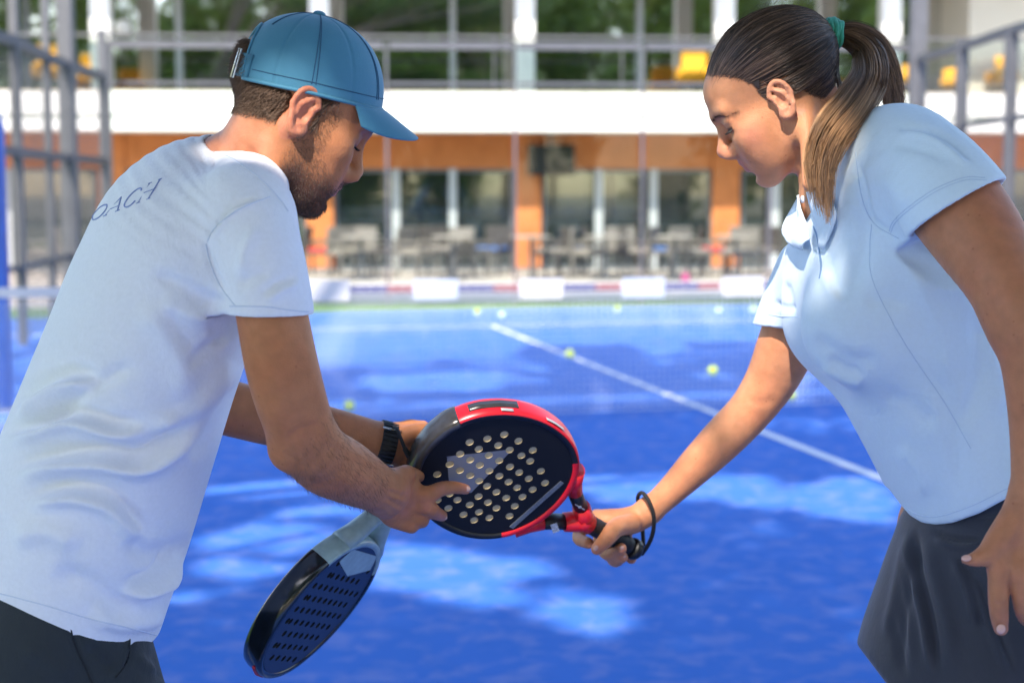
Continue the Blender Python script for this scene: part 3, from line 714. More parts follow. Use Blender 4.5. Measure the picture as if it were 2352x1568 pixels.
spots = [(740, 27.6, RATD, REDC, 'dark terrace chair in front of the column by the chin of the man'), (800, 27.2, RAT, CUSH, 'grey terrace chair just right of the white sleeve'), (862, 27.9, RAT, CUSH, 'grey terrace chair left of the second window post'), (960, 27.3, RAT, CUSH, 'grey terrace chair under the lit window post'), (1005, 28.0, RATD, CUSH, 'dark terrace chair between the two window posts'), (1080, 27.3, RAT, CUSH, 'grey terrace chair left of the middle orange column'), (1130, 28.1, RATD, BLC, 'dark terrace chair against the glass by the middle orange column'), (1270, 27.2, RATD, CUSH, 'dark terrace chair just right of the middle orange column'), (1312, 27.9, RATD, BLC, 'dark terrace chair below the wall screen'), (1350, 27.2, RAT, CUSH, 'grey terrace chair with blue bag near the wall screen'), (1415, 27.8, RAT, CUSH, 'grey terrace chair between the two lit window posts'), (1460, 27.3, RATD, CUSH, 'dark terrace chair left of the pink bag'), (1530, 27.9, RAT, BLC, 'grey terrace chair with a blue cushion'), (1585, 27.2, RAT, CUSH, 'grey terrace chair left of the right orange column'), (1640, 27.9, RATD, REDC, 'dark terrace chair with a red cushion by the right orange column'), (1700, 27.3, RAT, CUSH, 'grey terrace chair right of the right orange column'), (1745, 27.9, RATD, CUSH, 'dark terrace chair nearest to the collar of the woman'), (560, 27.6, RAT, CUSH, 'grey terrace chair behind the shoulder of the man'), (100, 27.4, RAT, CUSH, 'grey terrace chair behind the left fence'), (2330, 27.5, RAT, CUSH, 'grey terrace chair at the right edge behind the tanned arm')]
for x, Yd, m, cu, lab in spots: chair(x, Yd, rr.uniform(0, 6.28), m, cu, lab)
for x, Yd, lab in ((830, 26.5, 'pale round terrace table right of the white sleeve'), (1040, 26.6, 'pale round terrace table under the middle window post'), (1220, 26.4, 'pale round terrace table in front of the middle orange column'), (1390, 26.6, 'pale round terrace table below the lit posts'), (1550, 26.5, 'pale round terrace table near the pink bag'), (1690, 26.5, 'pale round terrace table in front of the right orange column')): table(x, Yd, lab)
p = P(1575, 600, 25.9); BG = empty('pink_bag', (p[0], p[1], .001), .3, 'pink sports bag standing on the terrace floor', 'bag'); BG.scale = (.42, .42, .42); q = MB(); q.box((0, 0, .16), (.34, .20, .30), taper=.8); q.build('bag_body', PNK, BG, bevel=.04); q = MB(); q.tube([(-.09, 0, .30), (-.07, 0, .40), (.07, 0, .40), (.09, 0, .30)], .012, 6); q.build('handle', PNK, BG, True)
# ------------------------------------------------------------------ heads
class HF:
    """head frame: f forward, l to the person's left, u up, origin between the ear canals"""
    def __init__(s, px, Y, fwd_sign, yaw, pitch, roll=0.0, scale=1.0):
        r, u, w = frame_at(*px); s.o = P(px[0], px[1], Y); cy, sy, cp, sp = math.cos(yaw), math.sin(yaw), math.cos(pitch), math.sin(pitch)
        flat = fwd_sign*cy*r+sy*w
        s.f = cp*flat-sp*u; up = sp*flat+cp*u; s.u = up; s.l = np.cross(s.u, s.f)
        if roll:
            c, q = math.cos(roll), math.sin(roll); s.u, s.l = c*s.u+q*s.l, c*s.l-q*s.u
        s.R = np.stack([s.f, s.l, s.u]); s.k = scale
    def w(s, f, l, u): return s.o+s.k*(f*s.f+l*s.l+u*s.u)
    def loc(s, p): return ((np.asarray(p)-s.o)@s.R.T)/s.k
def head_ops(H, q, near, ear):
    """q: profile landmarks (f,u); near: side of the visible ear (+1 left, -1 right)"""
    k = H.k; ops = []
    def E(c, r, K=.02, op='u', R=None): ops.append((op, Ell(H.w(*c), np.array(r)*k, H.R if R is None else R@H.R), K*k))
    def C(a, b, ra, rb, K=.012, op='u'): ops.append((op, Cone(H.w(*a), H.w(*b), ra*k, rb*k), K*k))
    wd = q.get('wide', 1.0)
    nf, nu = q['nasion']; tf, tu = q['tip']; sf, su = q['subn']; cf, cu = q['chin']; mf, mu = q['menton']; gf, gu = q['glab']; uf, uu = q['ulip']; lf, lu = q['llip']; df, du = q['dent']
    E((q.get('cx', -.010), 0, .046), q.get('cr', (.092, .072, .076)), .0)
    E((gf-.058, 0, gu+.012), (q.get('fr', .054), .056*wd, .040), .03)                 # forehead
    E((gf-.050, 0, -.010), (.044, .057*wd, .062), .03)                   # mid face
    for s in (-1, 1):
        C((.000, s*.050*wd, -.010), (.004, s*.047*wd, mu+.046), .014, .0135, .035)      # ramus
        C((.004, s*.047*wd, mu+.046), (mf-.016, s*.016, mu+.017), .0135, .016, .03)   # jaw line
        E((gf-.036, s*.047*wd, -.010), (.022, .016, .016), .03)          # cheek bone
        E((sf-.036, s*.031*wd, su-.006), (.024, .022, .030), .03)        # cheek
    E((mf-.034, 0, mu+.030), (.034, .040*wd, .026), .02)
    E((uf-.025, 0, (uu+lu)/2+.002), (.024, .027, .026), .016)            # muzzle
    E((cf-.016, 0, cu-.002), (.016, .019, .015), .014)                   # chin
    E((mf-.012, 0, mu+.012), (.016, .018, .012), .012)
    for s in (-1, 1):                                                     # brow, eye
        C((gf-.008, s*.006, gu-.006), (gf-.018, s*.042, gu-.004), .0085, .0075, .014)
        E((nf-.002, s*.032, nu-.004), (.015, .017, .0125), .012, 's')
        E((nf-.0190, s*.0315, nu-.005), (.0125, .0135, .0120), .005)      # eyeball under lids
        C((nf-.0095, s*.021, nu+.002), (nf-.0150, s*.044, nu+.001), .0030, .0026, .010)   # upper lid fold
        C((nf-.0105, s*.021, nu-.0120), (nf-.0160, s*.042, nu-.0110), .0030, .0028, .007)
    # nose
    C((nf-.0060, 0, nu+.008), (nf-.0045, 0, nu-.006), .0085, .0075, .010)
    C((nf-.0055, 0, nu-.004), (tf-.0105, 0, tu+.003), .0080, .0098, .008)
    E((tf-.0105, 0, tu+.001), (.0105, .0105, .0092), .006)
    for s in (-1, 1):
        E((sf+.0015, s*.0112, tu-.0065), (.0125, .0068, .0080), .008)
    for s in (-1, 1): C((sf-.004, s*.0115, su+.007), (sf-.022, s*.024, su+.008), .0085, .0110, .010)
    C((tf-.013, 0, tu-.004), (sf-.004, 0, su+.003), .0060, .0052, .006)
    for s in (-1, 1): E((sf+.0065, s*.0068, tu-.0125), (.0048, .0026, .0036), .003, 's')
    # mouth
    for s in (-1, 1):
        C((uf-.0058, s*.002, uu), (uf-.0150, s*.0205, (uu+lu)/2+.001), .0058, .0030, .006)
        C((lf-.0062, s*.000, lu), (lf-.0150, s*.0190, (uu+lu)/2-.001), .0062, .0030, .006)
        C((uf+.001, 0, (uu+lu)/2), (uf-.0130, s*.0215, (uu+lu)/2+q.get('smile', 0.0)), .0016, .0010, .003, 's')
    E((df+.006, 0, du), (.0075, .020, .0055), .008, 's')
    # ears
    ef, eu, eh, tilt = ear
    for s in (-1, 1):
        def e(a, b, out): # a forward, b up in ear axes
            ct, st = math.cos(tilt), math.sin(tilt)
            return (ef+a*ct-b*st, s*(.0705*wd+out), eu+a*st+b*ct)
        rim = []
        for i in range(15):
            t = math.radians(20+i*(262/14.0)); rim.append((eh*.27*math.cos(t)*(1.02 if math.sin(t) > 0 else .86)-.001, eh*.47*math.sin(t), .010+.0045*(-math.cos(t))+(.003 if i > 9 else 0)))
        rim = [(eh*.12, eh*.03, .006)]+rim
        for i in range(len(rim)-1):
            r0 = .0034 if i < 10 else .0038
            C(e(*rim[i]), e(*rim[i+1]), r0, r0, .0025 if i else .004)
        E(e(-.003, -.002, .004), (.0125*eh/.062, .0055, .026*eh/.062), .006, 'u', _ear_rot(s, tilt))
        anti = [(eh*.06, eh*.28, .0095), (-eh*.10, eh*.12, .0118), (-eh*.115, -eh*.08, .0118), (-eh*.03, -eh*.24, .0105), (eh*.05, -eh*.22, .010)]
        for i in range(len(anti)-1): C(e(*anti[i]), e(*anti[i+1]), .0028, .0030, .004)
        C(e(eh*.13, -eh*.02, .007), e(eh*.10, -eh*.13, .008), .0040, .0042, .005)      # tragus
        E(e(eh*.06, -eh*.36, .0085), (.0085, .0045, .0090), .006)                        # lobe
        E(e(eh*.02, -eh*.04, .012), (.0075*eh/.062, .0065, .0105*eh/.062), .003, 's')    # concha
    return ops
def _ear_rot(s, tilt):
    a = math.radians(18)*s; ct, st = math.cos(tilt), math.sin(tilt)
    T = np.array([[ct, 0, st], [0, 1, 0], [-st, 0, ct]])
    A = np.array([[math.cos(a), -math.sin(a), 0], [math.sin(a), math.cos(a), 0], [0, 0, 1]])
    return A@T
MAN_Q = dict(nasion=(.0800, .0115), tip=(.1010, -.0262), subn=(.0865, -.0440), ulip=(.0850, -.0540), llip=(.0805, -.0665), dent=(.0755, -.0765), chin=(.0790, -.0880), menton=(.0680, -.1060), glab=(.0825, .0370), wide=1.0, cx=-.021, fr=.046, cr=(.092, .0735, .073))
HM = HF((700, 275), 2.03, 1, math.radians(4), math.radians(29.5))
WOM_Q = dict(nasion=(.0925, .0200), tip=(.1165, -.0150), subn=(.0985, -.0290), ulip=(.0975, -.0400), llip=(.0930, -.0560), dent=(.0885, -.0665), chin=(.0915, -.0765), menton=(.0830, -.0905), glab=(.0920, .0400), wide=.95, smile=.004, cx=-.014, cr=(.091, .071, .071))
HW = HF((1793, 231), 2.22, -1, math.radians(-4), math.radians(34))
# ------------------------------------------------------------------ man in the white T-shirt
def body_frame(yaw, sgn):
    fwd = np.array((sgn*math.cos(yaw), math.sin(yaw), 0)); return fwd, np.cross((0, 0, 1), fwd)
M_FWD, M_LEFT = body_frame(math.radians(22), 1)
MAN = empty('person', (-0.64, 2.06, 0), 0, 'man in white T-shirt and blue cap pointing at the red and black padel racket', 'person')
M_SKIN = skin_mat('man skin')
def st(x, y, Y, a, b, L=None):
    return (P(x, y, Y), a, b) if L is None else (P(x, y, Y), a, b, L)
def man_body():
    ops = head_ops(HM, MAN_Q, -1, (-.010, .006, .064, math.radians(10)))
    w = HM.w
    ops.append(('u', Loft([(w(-.030, 0, .020), .052, .060), (w(-.034, 0, -.045), .050, .056), st(575, 372, 2.045, .055, .060), st(535, 430, 2.05, .070, .085)], HM.l, 10, .9), .03))
    # sternomastoid on the visible side
    ops.append(('u', Cone(w(-.022, -.058, -.022), P(610, 430, 1.985), .013, .016), .02))
    # trunk core
    ops.append(('u', Loft([st(545, 420, 2.05, .06, .085), st(480, 500, 2.05, .095, .165), st(400, 650, 2.05, .105, .165), st(300, 900, 2.05, .105, .150), st(195, 1200, 2.06, .105, .145), st(110, 1420, 2.06, .115, .160)], M_LEFT), .03))
    # near (right) arm
    limb(ops, [(545, 490, 1.95, 62), (590, 540, 1.885, 80), (624, 720, 1.86, 82), (652, 860, 1.86, 84), (684, 965, 1.88, 79), (708, 1020, 1.90, 70)], .045)
    limb(ops, [(690, 998, 1.89, 66), (738, 1052, 1.935, 78), (795, 1083, 1.99, 73), (845, 1110, 2.045, 61), (890, 1133, 2.10, 52)], .02)
    ops.append(('u', Ell(P(655, 1042, 1.885), (.017, .016, .017)), .02))                     # elbow point
    # near hand
    yy = P(0, 0, 2)*0+np.array((0, 1, 0))
    ops.append(('u', Loft([st(878, 1128, 2.095, .0300, .0240), st(903, 1143, 2.125, .0350, .0190), st(928, 1156, 2.15, .0390, .0150), st(945, 1163, 2.16, .0350, .0130)], (-.45, 1, .1), 12, .7), .015))
    def fing(pts, k=.007): limb(ops, pts, k, n=6, ends=1.0)
    fing([(896, 1108, 2.10, 25), (925, 1092, 2.115, 24), (942, 1088, 2.15, 18), (962, 1094, 2.20, 14)], .008)   # thumb behind the rim
    fing([(938, 1131, 2.150, 22), (982, 1135, 2.150, 20), (1014, 1122, 2.168, 17.5), (1044, 1119, 2.188, 15), (1069, 1123, 2.203, 12.5)])
    fing([(936, 1156, 2.158, 21), (980, 1164, 2.150, 18.5), (1002, 1178, 2.185, 16), (1015, 1184, 2.215, 13.5)])
    fing([(925, 1176, 2.160, 20), (962, 1190, 2.160, 17.5), (962, 1196, 2.195, 15), (938, 1188, 2.205, 13)])
    fing([(908, 1190, 2.155, 20), (940, 1207, 2.158, 17), (941, 1206, 2.186, 14.5), (920, 1196, 2.195, 12)])
    for x, y, r in ((938, 1129, 10), (940, 1155, 10), (928, 1177, 9.5), (910, 1193, 9)):                           # knuckles
        ops.append(('u', Ell(P(x, y, 2.146), (m_px(r, 2.15), .006, m_px(r, 2.15))), .010))
    for a, b in (((1069, 1123, 2.203), (-1, 0)),): pass
    # far (left) arm, its hand closed on the handle of the blue racket
    limb(ops, [(470, 500, 2.19, 66), (452, 560, 2.23, 76), (450, 740, 2.24, 74), (470, 915, 2.22, 66), (560, 945, 2.22, 64), (700, 978, 2.235, 60), (800, 1000, 2.25, 53), (885, 1021, 2.27, 48)], .03)
    ops.append(('u', Loft([st(885, 1021, 2.27, .030, .022), st(920, 1022, 2.28, .036, .020), st(955, 1018, 2.285, .038, .018), st(985, 1008, 2.29, .030, .016)], (-.1, 1, 0), 12, .7), .015))
    fing([(930, 1000, 2.265, 22), (965, 990, 2.262, 20), (998, 990, 2.275, 16), (1016, 1000, 2.29, 13)], .006)
    for i, (x, y) in enumerate(((990, 1010), (980, 1028), (966, 1042), (950, 1052))):
        fing([(x-8, y-6, 2.30, 18), (x+8, y+8, 2.325, 16), (x-4, y+18, 2.305, 15), (x-16, y+10, 2.272, 13)])
    # legs
    hip = P(110, 1420, 2.06)
    for s, kx in ((-1, .05), (1, -.02)):
        h = hip+M_LEFT*s*.085; kn = np.array((h[0]+.10+kx, h[1], .52)); an = np.array((h[0]-.02+kx, h[1], .085))
        ops.append(('u', Cone(h, kn, .092, .060), .03)); ops.append(('u', Cone(kn, (kn+an)/2+np.array((-.02, 0, .06)), .058, .056), .02)); ops.append(('u', Cone((kn+an)/2+np.array((-.02, 0, .06)), an, .056, .038), .02))
        ops.append(('u', Cone(an, an+np.array((.14, 0, -.045)), .036, .030), .02))
    return ops
def man_color(V):
    q = HM.loc(V); f, l, u = q.T; n = len(V)
    c = np.tile(np.array((.445, .180, .080)), (n, 1))
    rnd = np.random.RandomState(3); j = rnd.normal(0, 1, n)
    def blend(m, col, amt=1.0):
        m = np.clip(m, 0, 1)[:, None]*amt; c[:] = c*(1-m)+np.array(col)*m
    head = (np.abs(l) < .10) & (u > -.14) & (f > -.13) & (f < .13) & (u < .16)
    sm = lambda x, w: np.clip(x/w+.5, 0, 1)
    # scalp hair
    line = np.where(f > .012, .030+(f-.012)*1.0, -.004-(.012-f)*.34)
    hair = sm(u-line, .010)*head
    behind = (f < -.004) & (f > -.03)
    hair = np.where((f > -.026) & (u < .04) & (f < .010) & (np.abs(l) > .06), sm(u-.030, .012), hair)*head
    hair = np.where((np.abs(l) > .0715) & (f > -.05) & (f < .03) & (u < .05), 0, hair)
    blend(hair, (.075, .046, .032), .92)
    # beard and sideburn
    b = sm(-.0235-(f-.017)*.60-u, .016)*sm(f+.002, .012)*sm(.112+u, .01)
    sb = sm(f-.010, .006)*sm(.034-f, .006)*sm(u+.04, .01)*sm(.03-u, .01)
    mo = sm(f-.066, .008)*sm(u+.062, .004)*sm(-.044-u, .004)*(np.abs(l) < .026)
    lips = sm(f-.070, .006)*sm(u+.0715, .003)*sm(-.0535-u, .003)*(np.abs(l) < .021)
    beard = np.clip(np.maximum(np.maximum(b, sb*.8), mo*.85)*(1-lips), 0, 1)*head
    chinb = sm(-.062-u, .02)*.30+.32
    blend(beard*chinb, (.060, .036, .028))
    blend(lips*head, (.40, .165, .140), .8)
    ear = head & (np.abs(l) > .073) & (f > -.05) & (f < .03) & (u > -.04) & (u < .05)
    blend(ear*1.0, (.52, .200, .135), .6)
    nape = sm(-.035-u, .03)*sm(-.02-f, .03)*head
    blend(nape, (.52, .245, .155), .6)
    # brow
    br = sm(f-.050, .006)*np.exp(-((u-(MAN_Q['glab'][1]-.004))/.0048)**2)*(np.abs(l) > .008)*(np.abs(l) < .045)
    blend(br*head, (.035, .02, .015), .9)
    lash = sm(f-.050, .006)*np.exp(-((u-(MAN_Q['nasion'][1]-.0095))/.0022)**2)*(np.abs(l) > .019)*(np.abs(l) < .046)
    blend(lash*head, (.025, .014, .012), .9)
    px = to_px(V)
    kn = np.zeros(n)
    for x, y in ((940, 1130), (942, 1155), (930, 1177), (1012, 1120), (980, 1162), (1071, 1124), (1018, 1186)):
        kn = np.maximum(kn, np.exp(-((px[:, 0]-x)**2+(px[:, 1]-y)**2)/15.0**2))
    blend(kn*(V[:, 1] > 2.0), (.50, .205, .150), .6)
    return c, beard, hair
MB_ops = man_body()
MV, MF = sdf_mesh(MB_ops, .0025)
MV = fold(MV, MF, [([(888, 1118), (912, 1124), (940, 1130)], 5, 1.1, 'r'), ([(884, 1133), (910, 1144), (938, 1155)], 5, 1.1, 'r'), ([(880, 1148), (903, 1163), (928, 1178)], 5, 1.0, 'r'), ([(878, 1164), (895, 1180), (910, 1192)], 5, .9, 'r'),
    ([(889, 1127), (912, 1136), (936, 1143)], 5, 1.0, 'v'), ([(884, 1142), (905, 1156), (930, 1167)], 5, 1.0, 'v'), ([(890, 1098), (900, 1125), (885, 1160)], 9, .8, 'v'), ([(900, 1150), (915, 1140), (925, 1120)], 3.5, .7, 'r'),
    ([(720, 1012), (780, 1040), (850, 1080), (890, 1105)], 16, 1.8, 'v'), ([(700, 1060), (760, 1090), (840, 1130)], 16, 1.6, 'r'), ([(655, 1010), (690, 985), (740, 975)], 9, 1.6, 'v'), ([(648, 1035), (668, 1050), (690, 1060)], 6, 1.0, 'v'), ([(560, 760), (600, 860), (640, 950)], 22, 2.0, 'v'), ([(700, 780), (720, 870), (735, 930)], 16, 1.6, 'r'),
    ([(540, 320), (580, 350), (620, 400)], 12, 1.2, 'v'), ([(600, 300), (625, 350), (650, 410)], 14, 1.4, 'r')])
_c, _beard, _hair = man_color(MV)
_me = mesh_np('body', MV, MF); set_color(_me, _c)
man_body_o = world_child(link('body', _me, None, M_SKIN), MAN)
# T-shirt ------------------------------------------------------------------
def man_shirt():
    ops = []
    ops.append(('u', Loft([st(560, 392, 2.045, .062, .078), st(520, 440, 2.05, .092, .130), st(455, 520, 2.05, .118, .192), st(385, 660, 2.05, .126, .200), st(325, 820, 2.05, .130, .196), st(268, 980, 2.05, .136, .188), st(205, 1160, 2.05, .142, .186), st(150, 1340, 2.06, .140, .186), st(95, 1520, 2.06, .138, .19)], M_LEFT, 12, .5), 0))
    ops.append(('u', Cone(P(600, 400, 2.0), P(560, 470, 1.92), .035, .055), .05))
    limb(ops, [(530, 480, 1.96, 70), (590, 530, 1.885, 90), (612, 640, 1.865, 96), (624, 730, 1.86, 99), (630, 790, 1.86, 100)], .045)
    limb(ops, [(480, 480, 2.17, 70), (450, 560, 2.22, 84), (445, 700, 2.24, 88), (448, 790, 2.24, 88)], .05)
    # openings
    wn = _n3(P(560, 400, 2.05)-HM.w(-.03, 0, -.02))
    ops.append(('s', Loft([(HM.w(-.030, 0, .030), .054, .060), (HM.w(-.034, 0, -.045), .056, .062), st(585, 362, 2.045, .064, .069), st(545, 418, 2.05, .068, .070)], HM.l, 10, .6), .004))
    a, b = P(616, 716, 1.86), P(640, 800, 1.86); n = _n3(np.array(P(624, 800, 1.86))-P(612, 650, 1.86)); n = _n3(n+np.array((-.06, 0, 0)))
    sl = Grp([('u', Cone(P(612, 690, 1.86), P(640, 830, 1.86), .085, .085), 0), ('i', Half(P(620, 722, 1.86), -n), 0)])
    ops.append(('s', sl, .0))
    inn = []; limb(inn, [(618, 702, 1.861, 84), (623, 722, 1.86, 87), (630, 780, 1.86, 90)], 0, ends=.05)
    ops.append(('s', inn[0][1], .002))
    n2 = _n3(P(448, 790, 2.24)-P(446, 640, 2.24))
    ops.append(('s', Grp([('u', Cone(P(446, 690, 2.25), P(448, 830, 2.25), .09, .09), 0), ('i', Half(P(447, 735, 2.24), -n2), 0), ('i', Half(P(447, 735, 2.15), (0, -1, 0)), 0)]), 0))
    # hem
    e1, e2 = P(0, 1392, 2.0), P(356, 1484, 2.0); d = _n3(e2-e1); hn = _n3(np.cross(d, _n3(np.cross(_n3(np.array((.30, 0, 1))), d))))
    hn = _n3(np.array((-d[2], 0, d[0])));  hn = hn if hn[2] < 0 else -hn
    ops.append(('s', Half(P(180, 1437, 2.0), -hn), .003))
    cav = Loft([st(141, 1370, 2.06, .128, .172), st(122, 1430, 2.06, .130, .176), st(95, 1520, 2.06, .130, .180)], M_LEFT, 8, .05)
    ops.append(('s', cav, .002))
    return ops
SV, SF = sdf_mesh(man_shirt(), .0034)
man_folds = [
    # kind r = ridge, v = valley, s = step
    ([(470, 545), (482, 600), (500, 645), (520, 675)], 9, 3.0, 'v'),
    ([(475, 560), (500, 520), (540, 480), (600, 455)], 7, 2.5, 's'),
    ([(555, 640), (560, 590), (580, 540), (600, 520)], 14, 3.0, 'r'),
    ([(540, 660), (575, 640), (620, 620)], 12, 2.5, 'v'),
    ([(600, 690), (640, 660), (690, 640)], 12, 2.5, 's'),
    ([(530, 700), (470, 690), (400, 650), (340, 630)], 18, 3.5, 'v'),
    ([(535, 720), (480, 730), (420, 720), (360, 690)], 20, 3.5, 'r'),
    ([(540, 760), (480, 800), (440, 830), (420, 850)], 16, 3.5, 'v'),
    ([(20, 960), (90, 900), (160, 870), (240, 880)], 22, 5.0, 's'),
    ([(0, 1010), (80, 985), (170, 960), (270, 985), (350, 975)], 20, 6.0, 's'),
    ([(10, 1090), (110, 1060), (220, 1050), (320, 1060), (400, 1010), (480, 930)], 24, 7.0, 's'),
    ([(60, 1000), (150, 930), (260, 860), (330, 840)], 16, 3.5, 'v'),
    ([(330, 1000), (420, 960), (490, 890), (540, 820)], 26, 6.0, 'r'),
    ([(430, 1060), (490, 990), (540, 910), (565, 870)], 20, 5.0, 'v'),
    ([(50, 1150), (160, 1130), (250, 1150), (300, 1200), (340, 1250)], 22, 6.0, 's'),
    ([(270, 1345), (310, 1350), (370, 1330), (420, 1290), (460, 1230)], 17, 7.0, 's'),
    ([(110, 1310), (200, 1340), (270, 1385), (330, 1400)], 26, 5.0, 'v'),
    ([(200, 1400), (270, 1430), (340, 1425), (390, 1400)], 20, 4.5, 'r'),
    ([(290, 1230), (340, 1275), (400, 1270), (450, 1230)], 26, 6.0, 'v'),
    ([(390, 690), (410, 770), (455, 815)], 24, 3.0, 'v'),
    ([(20, 1240), (110, 1220), (190, 1260)], 26, 4.0, 'r'),
    ([(300, 700), (380, 760), (420, 850), (400, 940)], 30, 3.5, 'r'),
]
SV = fold(SV, SF, [(p_, w_, a_*(2.5 if w_ >= 16 else 1.75), k_) for p_, w_, a_, k_ in man_folds]); SV = vsmooth(SV, SF, .4)
M_TEE = cloth_mat('white jersey cotton', (.76, .785, .86), .27, 26, 1100, .9)
me_s = mesh_np('t_shirt', SV, SF); tee = world_child(link('t_shirt', me_s, None, M_TEE), MAN)
tee_bvh = bvh_of(SV, SF)
sm_ = MB()
M_THR = mat('white thread', (.60, .66, .78), .9)
for pl_ in ([(528, 703), (570, 703), (620, 705), (665, 712), (708, 716)], [(476, 555), (490, 528), (520, 500), (560, 475), (620, 452)], [(473, 560), (482, 600), (505, 655), (540, 702)], [(0, 1362), (100, 1388), (200, 1418), (300, 1442), (368, 1460)], [(500, 350), (530, 362), (560, 382), (600, 412), (640, 455), (662, 486)]):
    sm_ = MB(); seam(sm_, tee_bvh, pl_, .0009, .0002)
    if sm_.v: sm_.build('seam', M_THR, tee)
# lettering COACH across the shoulders, drawn in serif strokes
letters = {
 'C': [[(.9, .8), (.75, .97), (.45, 1), (.15, .8), (.05, .5), (.15, .18), (.45, 0), (.75, .03), (.92, .22)]],
 'O': [[(.5, 1), (.2, .88), (.05, .5), (.2, .12), (.5, 0), (.8, .12), (.95, .5), (.8, .88), (.5, 1)]],
 'A': [[(.0, 0), (.52, 1)], [(.52, 1), (.95, 0)], [(.2, .36), (.8, .36)], [(-.1, 0), (.16, 0)], [(.78, 0), (1.1, 0)]],
 'H': [[(.12, 0), (.12, 1)], [(.88, 0), (.88, 1)], [(.12, .5), (.88, .5)], [(0, 0), (.26, 0)], [(.74, 0), (1.02, 0)], [(0, 1), (.26, 1)], [(.74, 1), (1.02, 1)]],
}
# base line runs from the far shoulder blade to the near one
bx0, by0, bx1, by1 = 168, 524, 346, 455
ux, uy = (bx1-bx0)/4.9, (by1-by0)/4.9; hx, hy = 30, -46
M_PRT = mat('navy print', (.20, .27, .54), .8)
for i, ch in enumerate('COACH'):
    txt = MB()
    for k, stro in enumerate(letters[ch]):
        pts = []
        for a, b in stro:
            s_ = i*1.0+a*.86
            pts.append((bx0+ux*s_+hx*b*(.55+.09*i), by0+uy*s_+hy*b*(.62+.09*i)))
        wdt = .0012 if (ch in 'CO' or k in (1,)) else .0008
        seam(txt, tee_bvh, pts, wdt, .0002, max(10, 6*len(pts)), sides=4)
    if txt.v: txt.build('letter', M_PRT, tee)

# shorts -------------------------------------------------------------------
def man_shorts():
    ops = [('u', Loft([st(150, 1330, 2.06, .112, .158), st(110, 1420, 2.06, .130, .176), st(88, 1510, 2.06, .138, .186), st(75, 1600, 2.06, .134, .19)], M_LEFT, 12, .5), 0)]
    hip = P(110, 1420, 2.06)
    for s, kx in ((-1, .05), (1, -.02)):
        h = hip+M_LEFT*s*.085; kn = np.array((h[0]+.10+kx, h[1], .52))
        ops.append(('u', Cone(h, h+(kn-h)*.82, .112, .110), .05))
        ops.append(('s', Half(h+(kn-h)*.80, -_n3(kn-h)), .003))
    return ops
ShV, ShF = sdf_mesh([o for o in man_shorts() if o[0] == 'u'], .0045)
_kz = P(110, 1420, 2.06)[2]; ok = ShV[:, 2] > .60
ShF = ShF[ok[ShF].all(1)]
ShV = fold(ShV, ShF, [([(160, 1440), (185, 1500), (215, 1568)], 7, 2.5, 'v'), ([(300, 1455), (295, 1500), (275, 1545)], 6, 3.0, 's'), ([(200, 1480), (240, 1520), (270, 1540)], 16, 5.0, 'v'), ([(40, 1480), (100, 1510), (170, 1560)], 20, 4.0, 'r'), ([(355, 1490), (362, 1530), (375, 1568)], 10, 4.0, 'v'), ([(310, 1500), (340, 1530), (370, 1540)], 12, 4.0, 'r')])
M_SHORT = cloth_mat('charcoal shorts cloth', (.026, .033, .040), .3, 30, 1000, .75, sheen=.1)
shorts = world_child(link('shorts', mesh_np('shorts', ShV, ShF), None, M_SHORT), MAN)
sb_ = bvh_of(ShV, ShF); pk = MB()
seam(pk, sb_, [(160, 1432), (172, 1480), (195, 1530), (212, 1568)], .0012, .0004); seam(pk, sb_, [(298, 1462), (296, 1500), (286, 1530), (265, 1555)], .0012, .0004)
pk.build('pocket_seam', mat('black thread', (.012, .015, .02), .9), shorts)
for s, kx in ((-1, .05), (1, -.02)):
    h = P(110, 1420, 2.06)+M_LEFT*s*.085; an = np.array((h[0]-.02+kx, h[1], 0))
    sh = MB(); sh.ball(an+np.array((.07, 0, .045)), (.15, .052, .055), 18, 10); sh.box(an+np.array((.07, 0, .014)), (.29, .10, .028))
    world_child(sh.build('shoe', mat('white shoe', (.7, .7, .7), .6), None, True), MAN)

# cap ----------------------------------------------------------------------
HC = HF((702, 206), 2.03, 1, math.radians(6), math.radians(10), math.radians(-3))
M_CAP = cloth_mat('teal blue cap cloth', (.058, .205, .320), .10, 40, 1500, .62, sheen=.15, var=.03)
RC_F, RC_L, HC_U = .0985, .0835, .0985
def cap_pt(az, t, o=0.0):        # az 0 = front, t 0 bottom .. 1 button
    ph = t*math.pi/2; c, s = abs(math.cos(ph))**(2/2.15), math.sin(ph)**(2/2.15)
    k = 1+o/.09
    rf = RC_F*(1.05 if math.cos(az) > 0 else .985)
    return HC.w(rf*math.cos(az)*c*k, RC_L*math.sin(az)*c*k, HC_U*s*k-.006*(1-t)**3*max(0, math.cos(az)))
NA, NT = 288, 72; V = []; F = []
for j in range(NT+1):
    for i in range(NA):
        az = 2*math.pi*i/NA; t = j/NT*.999; seamd = abs(((az/(math.pi/3)+.0) % 1)-.5)  # panel middle
        dev = -.0009*math.exp(-((abs(seamd-.5))*RC_F*1.05/.0022*(1-t*.6))**2)+.0008*math.cos(seamd*math.pi*0)*0
        V.append(cap_pt(az, t, dev))
def in_open(az, t):
    d = abs(((az-math.pi+math.pi) % (2*math.pi))-math.pi)  # angle from the back
    return d/.50 < 1 and (t/.50) < math.sqrt(max(0, 1-(d/.50)**2))*1.0
for j in range(NT):
    for i in range(NA):
        az = 2*math.pi*(i+.5)/NA; t = (j+.5)/NT
        if in_open(az, t): continue
        F.append((j*NA+i, j*NA+(i+1) % NA, (j+1)*NA+(i+1) % NA, (j+1)*NA+i))
cap_root = link('cap', mesh_np('cap', V, F), None, M_CAP); world_child(cap_root, MAN)
